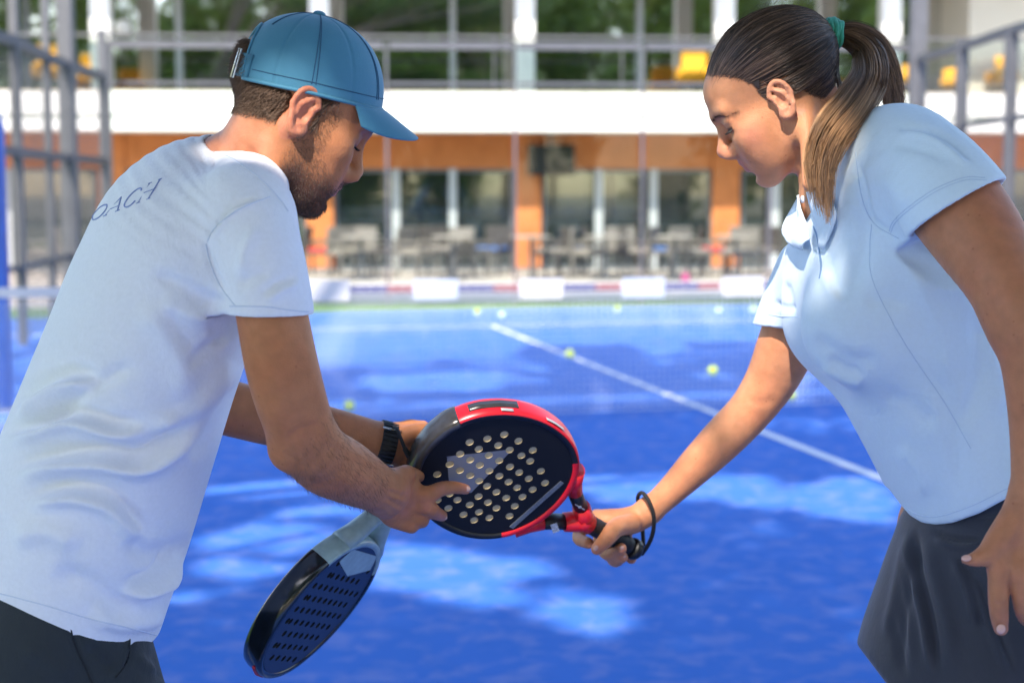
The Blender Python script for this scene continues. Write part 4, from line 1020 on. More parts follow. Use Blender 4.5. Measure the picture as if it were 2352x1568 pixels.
so = cap_root.modifiers.new('thick', 'SOLIDIFY'); so.thickness = .0022; so.offset = -1
cp_ = MB()
arch = [cap_pt(math.pi-.50*math.cos(a), .50*math.sin(a), .0006) for a in np.linspace(0.02, math.pi-.02, 40)]
cp_.tube(arch, .0020, 8)
cp_.tube([cap_pt(a, .0, .0004) for a in np.linspace(math.pi+.5, 3*math.pi-.5, 90)], .0024, 8)
cp_.build('edge_binding', M_CAP, cap_root, True)
bt = MB(); bt.ball(cap_pt(0, .999)+HC.u*.0006*1, (.0085, .0085, .0045), 16, 8, R=HC.R.T); bt.build('button', M_CAP, cap_root, True)
sp_ = MB(); band = []
for a in np.linspace(math.pi-.62, math.pi+.62, 30):
    band.append((cap_pt(a, .005, .0018), cap_pt(a, .185, .0022)))
vv = [p for q_ in band for p in q_]; sp_.add(vv, [(2*i, 2*i+1, 2*i+3, 2*i+2) for i in range(29)])
so_ = sp_.build('strap', M_CAP, cap_root, True); sm2 = so_.modifiers.new('thick', 'SOLIDIFY'); sm2.thickness = .0018; sm2.offset = 1
bk = MB(); a0 = math.pi+.30
q = [cap_pt(a0-.045, -.01, .0052), cap_pt(a0-.045, .205, .0052), cap_pt(a0+.045, .205, .0052), cap_pt(a0+.045, -.01, .0052)]
bk.tube(q, .0013, 8, closed=True); bk.build('buckle', mat('brushed steel', (.62, .60, .57), .3, 1.0), cap_root, True)
# stitched seams along the panels and above the edge
stc = MB()
for k in range(6):
    az = math.pi/6+k*math.pi/3
    for da in (-.028, .028):
        stc.tube([cap_pt(az+da*(1-.85*t), t, .0004) for t in np.linspace(.06 if abs(az-math.pi) > .6 else .52, .985, 36)], .00055, 4)
stc.tube([cap_pt(a, .075, .0004) for a in np.linspace(math.pi+.66, 3*math.pi-.66, 90)], .00055, 4)
stc.build('stitching', mat('dark teal thread', (.022, .085, .17), .8), cap_root)
# brim
nb_, mb_ = 40, 14; V = []; F = []
for i in range(nb_+1):
    a = math.radians(-56+112*i/nb_); ca = math.cos(a)
    p0 = HC.loc(cap_pt(a, .0, .001))
    out = .0590*max(0, math.cos(a*1.58))**.42
    for j in range(mb_+1):
        s_ = j/mb_
        fwd = p0[0]+out*s_*.92; lat = p0[1]*(1+.10*s_*math.cos(a)); 
        up = p0[2]-.001-.028*(out/.0590)*s_**1.05-3.6*(lat**2)*s_
        V.append(HC.w(fwd, lat, up))
for i in range(nb_):
    for j in range(mb_): F.append((i*(mb_+1)+j, (i+1)*(mb_+1)+j, (i+1)*(mb_+1)+j+1, i*(mb_+1)+j+1))
br_ = link('brim', mesh_np('brim', V, F), cap_root, M_CAP)
s3 = br_.modifiers.new('thick', 'SOLIDIFY'); s3.thickness = .0040; s3.offset = 0
b3 = br_.modifiers.new('bev', 'BEVEL'); b3.width = .0015; b3.segments = 2

# short hair and beard -------------------------------------------------------
def surf_samples(V, F, w, n, seed):
    rs = np.random.RandomState(seed); fw = w[F].mean(1); A = np.linalg.norm(np.cross(V[F[:, 2]]-V[F[:, 0]], V[F[:, 3]]-V[F[:, 1]]), axis=1)
    pr = fw*A; pr /= pr.sum(); i = rs.choice(len(F), n, p=pr); a, b = rs.rand(n, 1), rs.rand(n, 1)
    p = (V[F[i, 0]]*(1-a)+V[F[i, 1]]*a)*(1-b)+(V[F[i, 3]]*(1-a)+V[F[i, 2]]*a)*b
    return p, i, rs
MN = vnormals(MV, MF)
def hair_free(V):
    f, l, u = HC.loc(V).T; az = np.abs(np.arctan2(l, -f)); t = np.clip(u/HC_U, 0, 1)
    op = (az < .49) & (t < .49*np.sqrt(np.clip(1-(az/.49)**2, 0, 1)))
    return ((u < -.004) | op).astype(float)
q_ = HM.loc(MV); cam_side = q_[:, 1] < .03
p, i, rs = surf_samples(MV, MF, _hair*cam_side*hair_free(MV), 9000, 5)
n_ = MN[MF[i, 0]]; paths = []; rads = []; cols = []
for k in range(len(p)):
    L_ = .007+.008*rs.rand(); u_ = HM.loc(p[k])[2]
    L_ *= np.clip((u_+.045)/.05, .35, 1.1)
    d = n_[k]*.55-HM.u*.55-HM.f*.35+rs.normal(0, .22, 3); d = _n3(d); e = _n3(d-HM.u*.5-n_[k]*.3)
    paths.append([p[k]-n_[k]*.001, p[k]+d*L_*.55, p[k]+d*L_*.55+e*L_*.5]); g = .7+.7*rs.rand()
    rads.append((.00042, .00018)); c_ = np.array((.110, .068, .046))*g; cols.append((c_, c_*1.35))
HV, HFc, HCol = strands(paths, rads, cols); M_HAIR = strand_mat('hair')
_m = mesh_np('hair', HV, HFc); set_color(_m, HCol); world_child(link('hair', _m, None, M_HAIR), MAN)
p, i, rs = surf_samples(MV, MF, _beard*cam_side, 6500, 6); n_ = MN[MF[i, 0]]; paths = []; rads = []; cols = []
for k in range(len(p)):
    u_ = HM.loc(p[k])[2]; L_ = (.0012+.0018*rs.rand())*(1.0+1.1*np.clip((-.070-u_)/.03, 0, 1))
    d = _n3(n_[k]*.8-HM.u*.8+HM.f*.15+rs.normal(0, .3, 3))
    paths.append([p[k]-n_[k]*.0006, p[k]+d*L_]); g = .6+.8*rs.rand(); rads.append((.00024, .00010)); c_ = np.array((.105, .066, .048))*g; cols.append((c_, c_*1.2))
HV, HFc, HCol = strands(paths, rads, cols); _m = mesh_np('beard', HV, HFc); set_color(_m, HCol); world_child(link('beard', _m, None, M_HAIR), MAN)
# arm hair too fine to count one by one stays in the skin; brows and lashes of the visible eye
paths = []; rads = []; cols = []; rs = np.random.RandomState(8)
bvh_m = bvh_of(MV, MF)
for k in range(260):
    l_ = -.010-.034*rs.rand(); f_ = .13; u_ = MAN_Q['glab'][1]-.004-.10*(abs(l_)-.028)**2*10+rs.normal(0, .0016)
    o_ = HM.w(f_, l_, u_); h_ = bvh_m.ray_cast(Vector(o_), Vector(-HM.f))
    if h_[0] is None: continue
    a = np.array(h_[0]); d = _n3(-HM.l*.8+HM.f*.35+HM.u*.2+rs.normal(0, .2, 3)); paths.append([a, a+d*.004, a+d*.007-HM.f*.001]); rads.append((.0003, .0001)); cols.append(((.02, .013, .01),)*2)
_eb = (paths, rads, cols); paths = []; rads = []; cols = []
for k in range(60):
    l_ = -.020-.024*rs.rand(); u_ = MAN_Q['nasion'][1]-.0095-abs(l_+.032)*.1
    h_ = bvh_m.ray_cast(Vector(HM.w(.13, l_, u_)), Vector(-HM.f))
    if h_[0] is None: continue
    a = np.array(h_[0]); d = _n3(HM.f*.8-HM.u*.5-HM.l*.15+rs.normal(0, .1, 3)); paths.append([a-HM.f*.001, a+d*.005, a+d*.008+HM.u*.002]); rads.append((.00035, .0001)); cols.append(((.012, .008, .007),)*2)
for nm_, (pa_, ra_, co_) in (('eyebrow', _eb), ('eyelashes', (paths, rads, cols))):
    HV, HFc, HCol = strands(pa_, ra_, co_); _m = mesh_np(nm_, HV, HFc); set_color(_m, HCol); world_child(link(nm_, _m, None, M_HAIR), MAN)
# fine hair on the visible forearm
pxm = to_px(MV); wfa = np.where((MV[:, 1] > 1.80) & (MV[:, 1] < 2.12), 1.0, 0)
dfa, _, tfa = pl_dist(pxm[:, :2], [(690, 1000), (795, 1083), (885, 1132)]); wfa *= (dfa < 95)*(tfa > .08)*(tfa < .97)*((MN*_cam_dir(MV)).sum(1) < .25)
p, i, rs = surf_samples(MV, MF, wfa, 1500, 12); n_ = MN[MF[i, 0]]; paths = []; rads = []; cols = []
ax_ = _n3(P(885, 1132, 2.1)-P(700, 1015, 1.9))
for k in range(len(p)):
    d = _n3(ax_*.8+n_[k]*.35-np.array((0, 0, .45))+rs.normal(0, .3, 3)); L_ = rs.uniform(.005, .011); paths.append([p[k], p[k]+d*L_*.6, p[k]+d*L_+ax_*.001-n_[k]*.0012]); rads.append((.00011, .00006)); c_ = np.array((.10, .055, .03))*rs.uniform(.6, 1.3); cols.append((c_, c_*1.5))
HV, HFc, HCol = strands(paths, rads, cols); _m = mesh_np('arm_hair', HV, HFc); set_color(_m, HCol); world_child(link('arm_hair', _m, None, M_HAIR), MAN)
# ------------------------------------------------------------------ woman in the pale blue polo
W_FWD, W_LEFT = body_frame(math.radians(-18), -1)
WOMAN = empty('person', (0.66, 2.18, 0), 0, 'woman with brown ponytail, pale blue polo and dark skirt gripping the red racket', 'person')
W_SKIN = skin_mat('woman skin')
def woman_body():
    ops = head_ops(HW, WOM_Q, 1, (.003, .004, .056, math.radians(10)))
    w = HW.w
    ops.append(('u', Loft([(w(-.028, 0, .010), .044, .050), (w(-.034, 0, -.050), .040, .046), st(1905, 375, 2.205, .045, .050), st(1945, 440, 2.19, .06, .085)], HW.l, 10, .9), .025))
    ops.append(('u', Cone(w(-.022, .050, -.022), P(1862, 420, 2.12), .010, .012), .02))
    ops.append(('u', Loft([st(1930, 430, 2.19, .06, .09), st(1990, 500, 2.18, .085, .145), st(2060, 680, 2.18, .100, .140), st(2120, 850, 2.18, .095, .130), st(2195, 1020, 2.18, .078, .120), st(2285, 1170, 2.18, .078, .125)], W_LEFT), .03))
    # near (left) arm, hand resting against the thigh
    limb(ops, [(2050, 345, 2.10, 62), (2110, 378, 2.04, 80), (2183, 458, 1.97, 107), (2243, 540, 1.93, 105), (2300, 632, 1.885, 92), (2350, 735, 1.85, 83)], .04)
    limb(ops, [(2345, 715, 1.855, 78), (2378, 820, 1.84, 80), (2388, 940, 1.83, 72), (2380, 1070, 1.815, 57), (2372, 1150, 1.805, 50)], .02)
    ops.append(('u', Loft([st(2373, 1140, 1.805, .0265, .0200), st(2362, 1190, 1.80, .0330, .0185), st(2350, 1250, 1.795, .0390, .0150), st(2344, 1312, 1.795, .0400, .0125)], (.1, 1, 0), 12, .7), .015))
    def fing(pts, k=.007): limb(ops, pts, k, n=6, ends=1.0)
    fing([(2340, 1195, 1.80, 36), (2293, 1238, 1.79, 29), (2264, 1273, 1.785, 24), (2238, 1284, 1.783, 17.5), (2217, 1286, 1.785, 10)], .012)
    fing([(2312, 1270, 1.795, 26), (2296, 1318, 1.787, 25), (2293, 1378, 1.782, 23.5), (2296, 1420, 1.787, 21), (2299, 1443, 1.795, 17)])
    fing([(2346, 1275, 1.793, 26), (2346, 1322, 1.783, 26), (2350, 1385, 1.785, 24), (2364, 1420, 1.82, 20), (2372, 1405, 1.85, 16)])
    fing([(2378, 1270, 1.795, 25), (2386, 1318, 1.788, 24), (2392, 1375, 1.80, 22), (2398, 1400, 1.84, 18)])
    fing([(2402, 1260, 1.80, 22), (2420, 1300, 1.80, 21), (2430, 1345, 1.81, 19), (2432, 1365, 1.84, 15)])
    for x, y in ((2297, 1305), (2346, 1312)):
        ops.append(('u', Ell(P(x, y, 1.7815), (m_px(15, 1.79), .007, m_px(15, 1.79))), .018))
    # far (right) arm reaching for the racket
    limb(ops, [(1905, 545, 2.29, 56), (1862, 620, 2.34, 66), (1832, 720, 2.375, 69), (1806, 795, 2.39, 68), (1768, 878, 2.405, 59), (1725, 940, 2.41, 52), (1665, 1003, 2.415, 50), (1600, 1068, 2.42, 43), (1540, 1128, 2.425, 34), (1492, 1172, 2.43, 29.5)], .03)
    ops.append(('u', Loft([st(1495, 1168, 2.43, .0205, .0170), st(1462, 1190, 2.428, .0225, .0190), st(1428, 1198, 2.425, .0225, .0210), st(1392, 1194, 2.425, .0185, .0210), st(1368, 1187, 2.43, .0120, .0160)], (.1, 1, 0), 12, .8), .012))
    fing([(1448, 1203, 2.405, 24), (1414, 1212, 2.372, 22.5), (1393, 1237, 2.352, 19), (1371, 1260, 2.350, 14.5)], .008)
    fing([(1372, 1187, 2.44, 18), (1343, 1202, 2.45, 17), (1329, 1232, 2.425, 15.5), (1352, 1247, 2.378, 13.5)])
    fing([(1388, 1200, 2.45, 18), (1378, 1245, 2.46, 17), (1397, 1272, 2.425, 16), (1427, 1259, 2.378, 13.5)])
    fing([(1412, 1212, 2.455, 17), (1402, 1262, 2.465, 16), (1410, 1286, 2.435, 15), (1431, 1279, 2.392, 12.5)])
    fing([(1438, 1220, 2.455, 15), (1440, 1265, 2.465, 14), (1450, 1282, 2.44, 13)])
    hip = P(2270, 1150, 2.18)
    for s, kx in ((-1, .02), (1, .04)):
        h = hip+W_LEFT*s*.08-np.array((0, 0, .06)); kn = np.array((h[0]-.03+kx, h[1], .52)); an = np.array((h[0]+.03+kx, h[1], .08))
        ops.append(('u', Cone(h, kn, .085, .054), .03)); mid = (kn+an)/2+np.array((.02, 0, .07)); ops.append(('u', Cone(kn, mid, .052, .052), .02)); ops.append(('u', Cone(mid, an, .052, .034), .02))
        ops.append(('u', Cone(an, an+np.array((-.13, 0, -.045)), .033, .028), .02))
    return ops
def hairline_w(f):
    return np.interp(f, [-.11, -.062, -.047, -.034, -.026, -.012, .010, .017, .021, .027, .033, .050, .072], [-.030, -.032, -.030, -.014, .004, .031, .031, .012, .014, .048, .060, .076, .0935])
def woman_color(V):
    q = HW.loc(V); f, l, u = q.T; n = len(V)
    c = np.tile(np.array((.560, .255, .130)), (n, 1))
    def blend(m, col, amt=1.0):
        m = np.clip(m, 0, 1)[:, None]*amt; c[:] = c*(1-m)+np.array(col)*m
    sm = lambda x, w: np.clip(x/w+.5, 0, 1)
    head = (np.abs(l) < .10) & (u > -.12) & (f > -.13) & (f < .13) & (u < .16)
    hair = sm(u-hairline_w(f)-.012, .014)*head*((f > -.125))
    ear = head & (np.abs(l) > .068) & (f > -.028) & (f < .026) & (u > -.03) & (u < .036)
    hair = np.where(ear, 0, hair)
    blend(hair, (.030, .018, .014), .95)
    blend(head*np.exp(-(((f-.062)/.020)**2+((u+.012)/.017)**2)), (.56, .225, .150), .55)       # cheek
    blend(head*np.exp(-(((f-.112)/.012)**2+((u+.012)/.012)**2)), (.56, .235, .160), .5)
    blend(ear*1.0, (.58, .265, .175), .6)
    lips = sm(f-.078, .006)*sm(u+.0605, .003)*sm(-.0370-u, .003)*(np.abs(l) < .0215)
    blend(lips*head, (.50, .170, .125), .75)
    nq = WOM_Q['nasion']; g = WOM_Q['glab']
    br = sm(f-.040, .006)*np.exp(-((u-(g[1]-.006-13*(np.abs(l)-.024)**2))/.0032)**2)*(np.abs(l) > .009)*(np.abs(l) < .055)
    blend(br*head, (.10, .055, .038), .45)
    lash = sm(f-.055, .006)*np.exp(-((u-(nq[1]-.0105))/.0024)**2)*(np.abs(l) > .018)*(np.abs(l) < .046)
    blend(lash*head, (.03, .018, .016), .9)
    px = to_px(V)
    kn = np.zeros(n)
    for x, y, r in ((2297, 1305, 20), (2350, 1318, 22), (2230, 1296, 14), (1372, 1262, 9), (1430, 1262, 8), (1432, 1281, 8)):
        kn = np.maximum(kn, np.exp(-((px[:, 0]-x)**2+(px[:, 1]-y)**2)/float(r)**2))
    blend(kn*(u < -.2), (.58, .235, .170), .55)
    near = sm(2.12-V[:, 1], .1)*(u < -.12)                         # near arm in a darker skin tone than the rest
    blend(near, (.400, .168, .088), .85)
    return c, hair
WB_ops = woman_body()
WV, WF = sdf_mesh(WB_ops, .0025)
WV = fold(WV, WF, [([(2276, 1383), (2296, 1387), (2316, 1384)], 4, .9, 'v'), ([(2277, 1374), (2296, 1377), (2316, 1375)], 4, .7, 'r'), ([(2278, 1420), (2297, 1424), (2316, 1421)], 3.5, .6, 'v'), ([(2240, 1262), (2252, 1276), (2258, 1292)], 4, .8, 'v'), ([(2360, 1160), (2330, 1210), (2300, 1290)], 7, 1.0, 'r'), ([(2375, 1165), (2362, 1230), (2348, 1300)], 7, 1.0, 'r'), ([(2368, 1165), (2345, 1225), (2325, 1295)], 7, .9, 'v'), ([(2320, 1300), (2322, 1330), (2321, 1370)], 4, 1.6, 'v'), ([(2322, 1150), (2350, 1156), (2380, 1152)], 5, .8, 'v'),
    ([(1430, 1176), (1412, 1186), (1395, 1200)], 4, .9, 'v'), ([(1395, 1232), (1402, 1240), (1408, 1238)], 3, .7, 'v'), ([(1385, 1228), (1394, 1236), (1404, 1242)], 3, .7, 'v'), ([(1478, 1152), (1488, 1168), (1494, 1186)], 4, .8, 'v'), ([(1440, 1205), (1425, 1215), (1412, 1232)], 6, .9, 'r'),
    ([(1710, 915), (1745, 925), (1790, 915)], 10, 1.2, 'v'), ([(1690, 355), (1712, 375), (1722, 400)], 5, .8, 'v')])
_c, _whair = woman_color(WV)
_me = mesh_np('body', WV, WF); set_color(_me, _c)
world_child(link('body', _me, None, W_SKIN), WOMAN)
# polo ---------------------------------------------------------------------
def woman_shirt():
    ops = []
    ops.append(('u', Loft([st(1915, 425, 2.2, .060, .088), st(1965, 465, 2.19, .090, .150), st(2020, 560, 2.18, .118, .180), st(2065, 690, 2.18, .122, .172), st(2115, 830, 2.18, .120, .160), st(2182, 990, 2.18, .110, .155), st(2258, 1130, 2.18, .114, .166), st(2312, 1240, 2.18, .120, .175)], W_LEFT, 12, .5), 0))
    ops.append(('u', Ell(P(1960, 752, 2.095), (.070, .060, .072)), .07)); ops.append(('u', Ell(P(1922, 738, 2.25), (.074, .062, .072)), .07))
    ops.append(('u', Cone(P(1985, 345, 2.15), P(2070, 350, 2.08), m_px(78, 2.15), m_px(94, 2.08)), .05))
    ops.append(('u', Cone(P(1950, 400, 2.17), P(2040, 420, 2.10), m_px(60, 2.15), m_px(110, 2.08)), .05))
    limb(ops, [(2050, 345, 2.09, 84), (2112, 372, 2.03, 106), (2176, 448, 1.97, 124), (2215, 505, 1.945, 130), (2262, 570, 1.92, 132)], .045)
    limb(ops, [(1910, 540, 2.28, 62), (1858, 630, 2.34, 78), (1828, 715, 2.37, 84), (1800, 800, 2.39, 86)], .05)
    # near sleeve hem
    e1, e2 = P(2282, 424, 1.95), P(2066, 556, 1.95); d = _n3(e2-e1); v_ = _n3(P(2174, 490, 1.95)-CAM); n = _n3(np.cross(d, v_)); n = n if n[0] > 0 else -n
    n = _n3(n-v_*.12)
    ops.append(('s', Grp([('u', Cone(P(2150, 430, 1.97), P(2300, 640, 1.90), .10, .105), 0), ('i', Half(P(2180, 490, 1.95), -n), 0), ('i', Half(P(2200, 500, 2.02), (0, 1, 0)), 0)]), .0))
    inn = []; limb(inn, [(2192, 472, 1.96, 112), (2215, 505, 1.945, 116), (2262, 570, 1.92, 118)], 0, ends=.05)
    ops.append(('s', inn[0][1], .002))
    # far sleeve hem
    ops.append(('s', Grp([('u', Cone(P(1828, 740, 2.38), P(1780, 850, 2.40), .075, .085), 0), ('i', Half(P(1800, 748, 2.38), (0, 0, 1)), 0), ('i', Half(P(1800, 748, 2.30), (0, -1, 0)), 0)]), 0))
    inn = []; limb(inn, [(1824, 728, 2.372, 74), (1800, 800, 2.39, 75)], 0, ends=.05); ops.append(('s', inn[0][1], .002))
    # neck opening
    ops.append(('s', Loft([(HW.w(-.028, 0, .010), .050, .055), (HW.w(-.034, 0, -.050), .048, .054), st(1905, 380, 2.205, .053, .060), st(1925, 425, 2.20, .054, .060)], HW.l, 10, .6), .004))
    # bottom hem
    e1, e2 = P(2085, 1180, 2.1), P(2318, 1141, 2.1)
    class HemC:
        lo = np.full(3, -99.); hi = np.full(3, 99.)
        def __call__(s, p):
            px = to_px(p).reshape(p.shape[:-1]+(3,)); yb = np.interp(px[..., 0], [2040, 2070, 2090, 2118, 2150, 2190, 2250, 2318, 2420], [1120, 1160, 1183, 1200, 1205, 1200, 1178, 1141, 1080])
            return ((yb-px[..., 1])*px[..., 2]/FPX*.85).astype(np.float32)
    zc = P(2200, 1190, 2.18)[2]
    hem_n = _n3(np.array((.10, 0, 1.0)))
    ops.append(('s', HemC(), .002))
    ops.append(('s', Loft([st(2252, 1120, 2.18, .101, .152), st(2283, 1180, 2.18, .105, .160), st(2312, 1240, 2.18, .110, .168)], W_LEFT, 8, .05), .002))
    return ops
PV, PF = sdf_mesh(woman_shirt(), .0034)
w_folds = [
    ([(1968, 360), (1985, 440), (2000, 500), (2035, 530), (2066, 552)], 8, 4.0, 'v'),
    ([(2050, 300), (2120, 305), (2180, 335), (2235, 385)], 10, 3.0, 's'),
    ([(2040, 330), (2120, 345), (2190, 375)], 12, 2.0, 'v'),
    ([(2020, 400), (2060, 440), (2090, 480)], 22, 2.0, 'r'),
    ([(1970, 470), (1985, 560), (1960, 640), (1930, 690)], 22, 3.0, 'v'),
    ([(1890, 560), (1905, 640), (1935, 700)], 14, 2.5, 's'),
    ([(1860, 760), (1900, 800), (1960, 830), (2030, 820)], 22, 4.5, 'v'),
    ([(1890, 830), (1940, 860), (1990, 870)], 14, 4.0, 's'),
    ([(1980, 700), (2030, 690), (2090, 700)], 18, 2.0, 'v'),
    ([(2075, 600), (2130, 680), (2170, 780), (2180, 900)], 26, 3.5, 'r'),
    ([(2230, 700), (2250, 800), (2240, 900), (2200, 1000)], 22, 4.0, 'v'),
    ([(2130, 830), (2180, 940), (2200, 1060), (2200, 1150)], 22, 3.0, 'v'),
    ([(2020, 900), (2090, 930), (2150, 990)], 24, 3.0, 'v'),
    ([(2060, 1020), (2110, 1080), (2130, 1150)], 20, 3.0, 'r'),
    ([(2250, 760), (2290, 860), (2300, 960)], 18, 4.0, 'r'),
    ([(1800, 640), (1815, 690), (1820, 735)], 10, 2.5, 'v'),
    ([(1775, 690), (1800, 705), (1830, 710)], 7, 2.0, 'v'),
]
PV = fold(PV, PF, [(p_, w_, a_*1.5, k_) for p_, w_, a_, k_ in w_folds]); PV = vsmooth(PV, PF, .4)
M_POLO = cloth_mat('pale blue pique', (.60, .73, .86), .16, 22, 1, .8, stripes=(90, 90, 900), var=.04)
polo = world_child(link('polo_shirt', mesh_np('polo_shirt', PV, PF), None, M_POLO), WOMAN)
pb = bvh_of(PV, PF); M_BTH = mat('blue thread', (.47, .60, .78), .9)
for ln in ([(1965, 350), (1975, 430), (1990, 485), (2015, 520), (2064, 548)], [(2002, 515), (1998, 570), (2003, 640), (2050, 740), (2105, 830), (2170, 925), (2230, 1030)],
           [(2262, 408), (2215, 408), (2150, 433), (2090, 473), (2052, 508), (2042, 532)], [(2266, 414), (2216, 414), (2152, 439), (2094, 478), (2056, 512), (2046, 536)],
           [(2076, 1160), (2100, 1178), (2150, 1186), (2230, 1162), (2316, 1120)], [(1766, 722), (1800, 727), (1834, 728)]):
    sm_ = MB(); seam(sm_, pb, ln, .00065, .0001)
    if sm_.v: sm_.build('seam', M_BTH, polo)
def patch(name, inner, outer, nu, nv, matl, parent, lift, Yf, thick, curl=0.0):
    A, Bq = smooth_poly(inner, nu+1), smooth_poly(outer, nu+1); V = []
    for i in range(nu+1):
        for j in range(nv+1):
            t = j/nv; x, y = A[i]*(1-t)+Bq[i]*t; h_ = hit(pb, x, y, lift+curl*math.sin(t*math.pi*.9))
            base = P(x, y, Yf)
            if h_ is None or h_[1] > Yf+.03: h_ = base
            V.append(h_)
    V = np.array(V).reshape(nu+1, nv+1, 3)
    for _ in range(3):                                            # keep the flap smooth
        V[1:-1, 1:-1] = (V[2:, 1:-1]+V[:-2, 1:-1]+V[1:-1, 2:]+V[1:-1, :-2])/4; V[1:-1, -1] = (V[2:, -1]+V[:-2, -1]+2*V[1:-1, -1])/4
    F = [(i*(nv+1)+j, i*(nv+1)+j+1, (i+1)*(nv+1)+j+1, (i+1)*(nv+1)+j) for i in range(nu) for j in range(nv)]
    o = link(name, mesh_np(name, V.reshape(-1, 3), F), parent, matl)
    so = o.modifiers.new('thick', 'SOLIDIFY'); so.thickness = thick; so.offset = 0; return o
patch('collar', [(1846, 428), (1850, 460), (1858, 490), (1868, 520), (1875, 550)], [(1842, 436), (1818, 478), (1793, 528), (1814, 556), (1862, 574)], 18, 10, M_POLO, polo, .010, 2.245, .0026, .006)
patch('collar', [(1862, 440), (1872, 480), (1885, 520), (1890, 560)], [(1905, 430), (1925, 470), (1930, 505), (1900, 575)], 14, 8, M_POLO, polo, .006, 2.15, .0026, .004)
pl = MB()
seam(pl, pb, [(1868, 520), (1877, 545), (1882, 580), (1886, 612), (1882, 640)], .0022, -.0010)
pl.build('placket_edge', mat('blue placket shade', (.20, .32, .52), .9), polo)
bt = MB(); c_ = hit(pb, 1858, 455, .010); c_ = c_ if c_ is not None else P(1858, 455, 2.2)
bt.lathe([(0, .002), (.004, .002), (.0052, .001), (.0052, -.001), (0, -.001)], 14, c_, np.stack([W_LEFT, (0, 0, 1), -np.cross(W_LEFT, (0, 0, 1))], 1)); bt.build('button', mat('pearl button', (.7, .7, .74), .3), polo, True)
# skirt --------------------------------------------------------------------
def woman_skirt():
    ops = [('u', Loft([st(2248, 1100, 2.18, .100, .150), st(2280, 1165, 2.18, .106, .160), st(2276, 1260, 2.165, .120, .172), st(2252, 1400, 2.15, .132, .186), st(2224, 1530, 2.14, .140, .196), st(2210, 1640, 2.14, .146, .203)], W_LEFT, 12, .4), 0)]
    e1, e2 = P(1992, 1510, 2.1), P(2054, 1592, 2.1); d = _n3(e2-e1); n = _n3(np.array((-d[2], 0, d[0]))); n = n if n[2] < 0 else -n
    ops.append(('s', Half(e1, -n), .004))
    zb = P(2100, 1620, 2.1)[2]; ops.append(('s', Half((0, 0, zb), (0, 0, 1)), .004))
    return ops
KV, KF = sdf_mesh(woman_skirt(), .0042)
KV = fold(KV, KF, [([(2095, 1200), (2100, 1300), (2130, 1420), (2150, 1560)], 13, 7, 's'), ([(2085, 1210), (2060, 1340), (2030, 1480)], 12, 4, 'r'), ([(2110, 1215), (2090, 1350), (2070, 1480), (2065, 1560)], 12, 5, 'v'),
                   ([(2120, 1215), (2150, 1330), (2180, 1450), (2190, 1560)], 18, 6, 'r'), ([(2130, 1210), (2190, 1238), (2270, 1240)], 7, 4, 'v'), ([(2140, 1235), (2200, 1255), (2260, 1252)], 7, 4, 'r'), ([(2190, 1270), (2230, 1350), (2250, 1450)], 14, 5, 's'), ([(2075, 1280), (2085, 1400), (2100, 1540)], 9, 3.5, 'r'), ([(2050, 1400), (2060, 1480), (2085, 1560)], 9, 3.5, 'v'), ([(2210, 1300), (2240, 1330), (2265, 1400), (2330, 1560)], 10, 4, 's')])
skirt = world_child(link('skirt', mesh_np('skirt', KV, KF), None, cloth_mat('dark slate skirt cloth', (.027, .031, .048), .14, 26, 1200, .55, sheen=.25)), WOMAN)
wb = MB(); kb = bvh_of(KV, KF)
hip = P(2270, 1150, 2.18)
for s, kx in ((-1, .02), (1, .04)):
    h = hip+W_LEFT*s*.08; an = np.array((h[0]+.03+kx, h[1], 0)); sh = MB(); sh.ball(an+np.array((-.06, 0, .045)), (.135, .047, .05), 18, 10); sh.box(an+np.array((-.06, 0, .014)), (.26, .09, .028))
    world_child(sh.build('shoe', bpy.data.materials['white shoe'], None, True), WOMAN)
# hair -----------------------------------------------------------------------
cxw = WOM_Q['cx']; CR = np.array(WOM_Q['cr']); CC = np.array((cxw, 0, .046))
rs = np.random.RandomState(11)
TIE = HW.loc(P(1903, 80, 2.225))
_hq = HW.loc(WV); _hm = ((np.abs(_hq[:, 1]) < .066) | (_hq[:, 2] > .045) | (_hq[:, 0] > .03)) & (_hq[:, 2] > -.05) & (_hq[:, 2] < .15) & (np.abs(_hq[:, 0]) < .14)
_hF = WF[_hm[WF].all(1)]; _hu = np.unique(_hF); _hp = np.zeros(len(WV), int); _hp[_hu] = np.arange(len(_hu)); head_bvh = BVHTree.FromPolygons(_hq[_hu].tolist(), _hp[_hF].tolist())
def on_skull(d, off):
    d = d/np.linalg.norm(d); rr = 1/np.linalg.norm(d/CR); h_ = head_bvh.ray_cast(Vector(CC+d*.2), Vector(-d), .2)
    if h_[0] is not None: rr = max(rr, (np.array(h_[0])-CC)@d)
    return CC+d*(rr+off)
hs = MB_ops_h = []
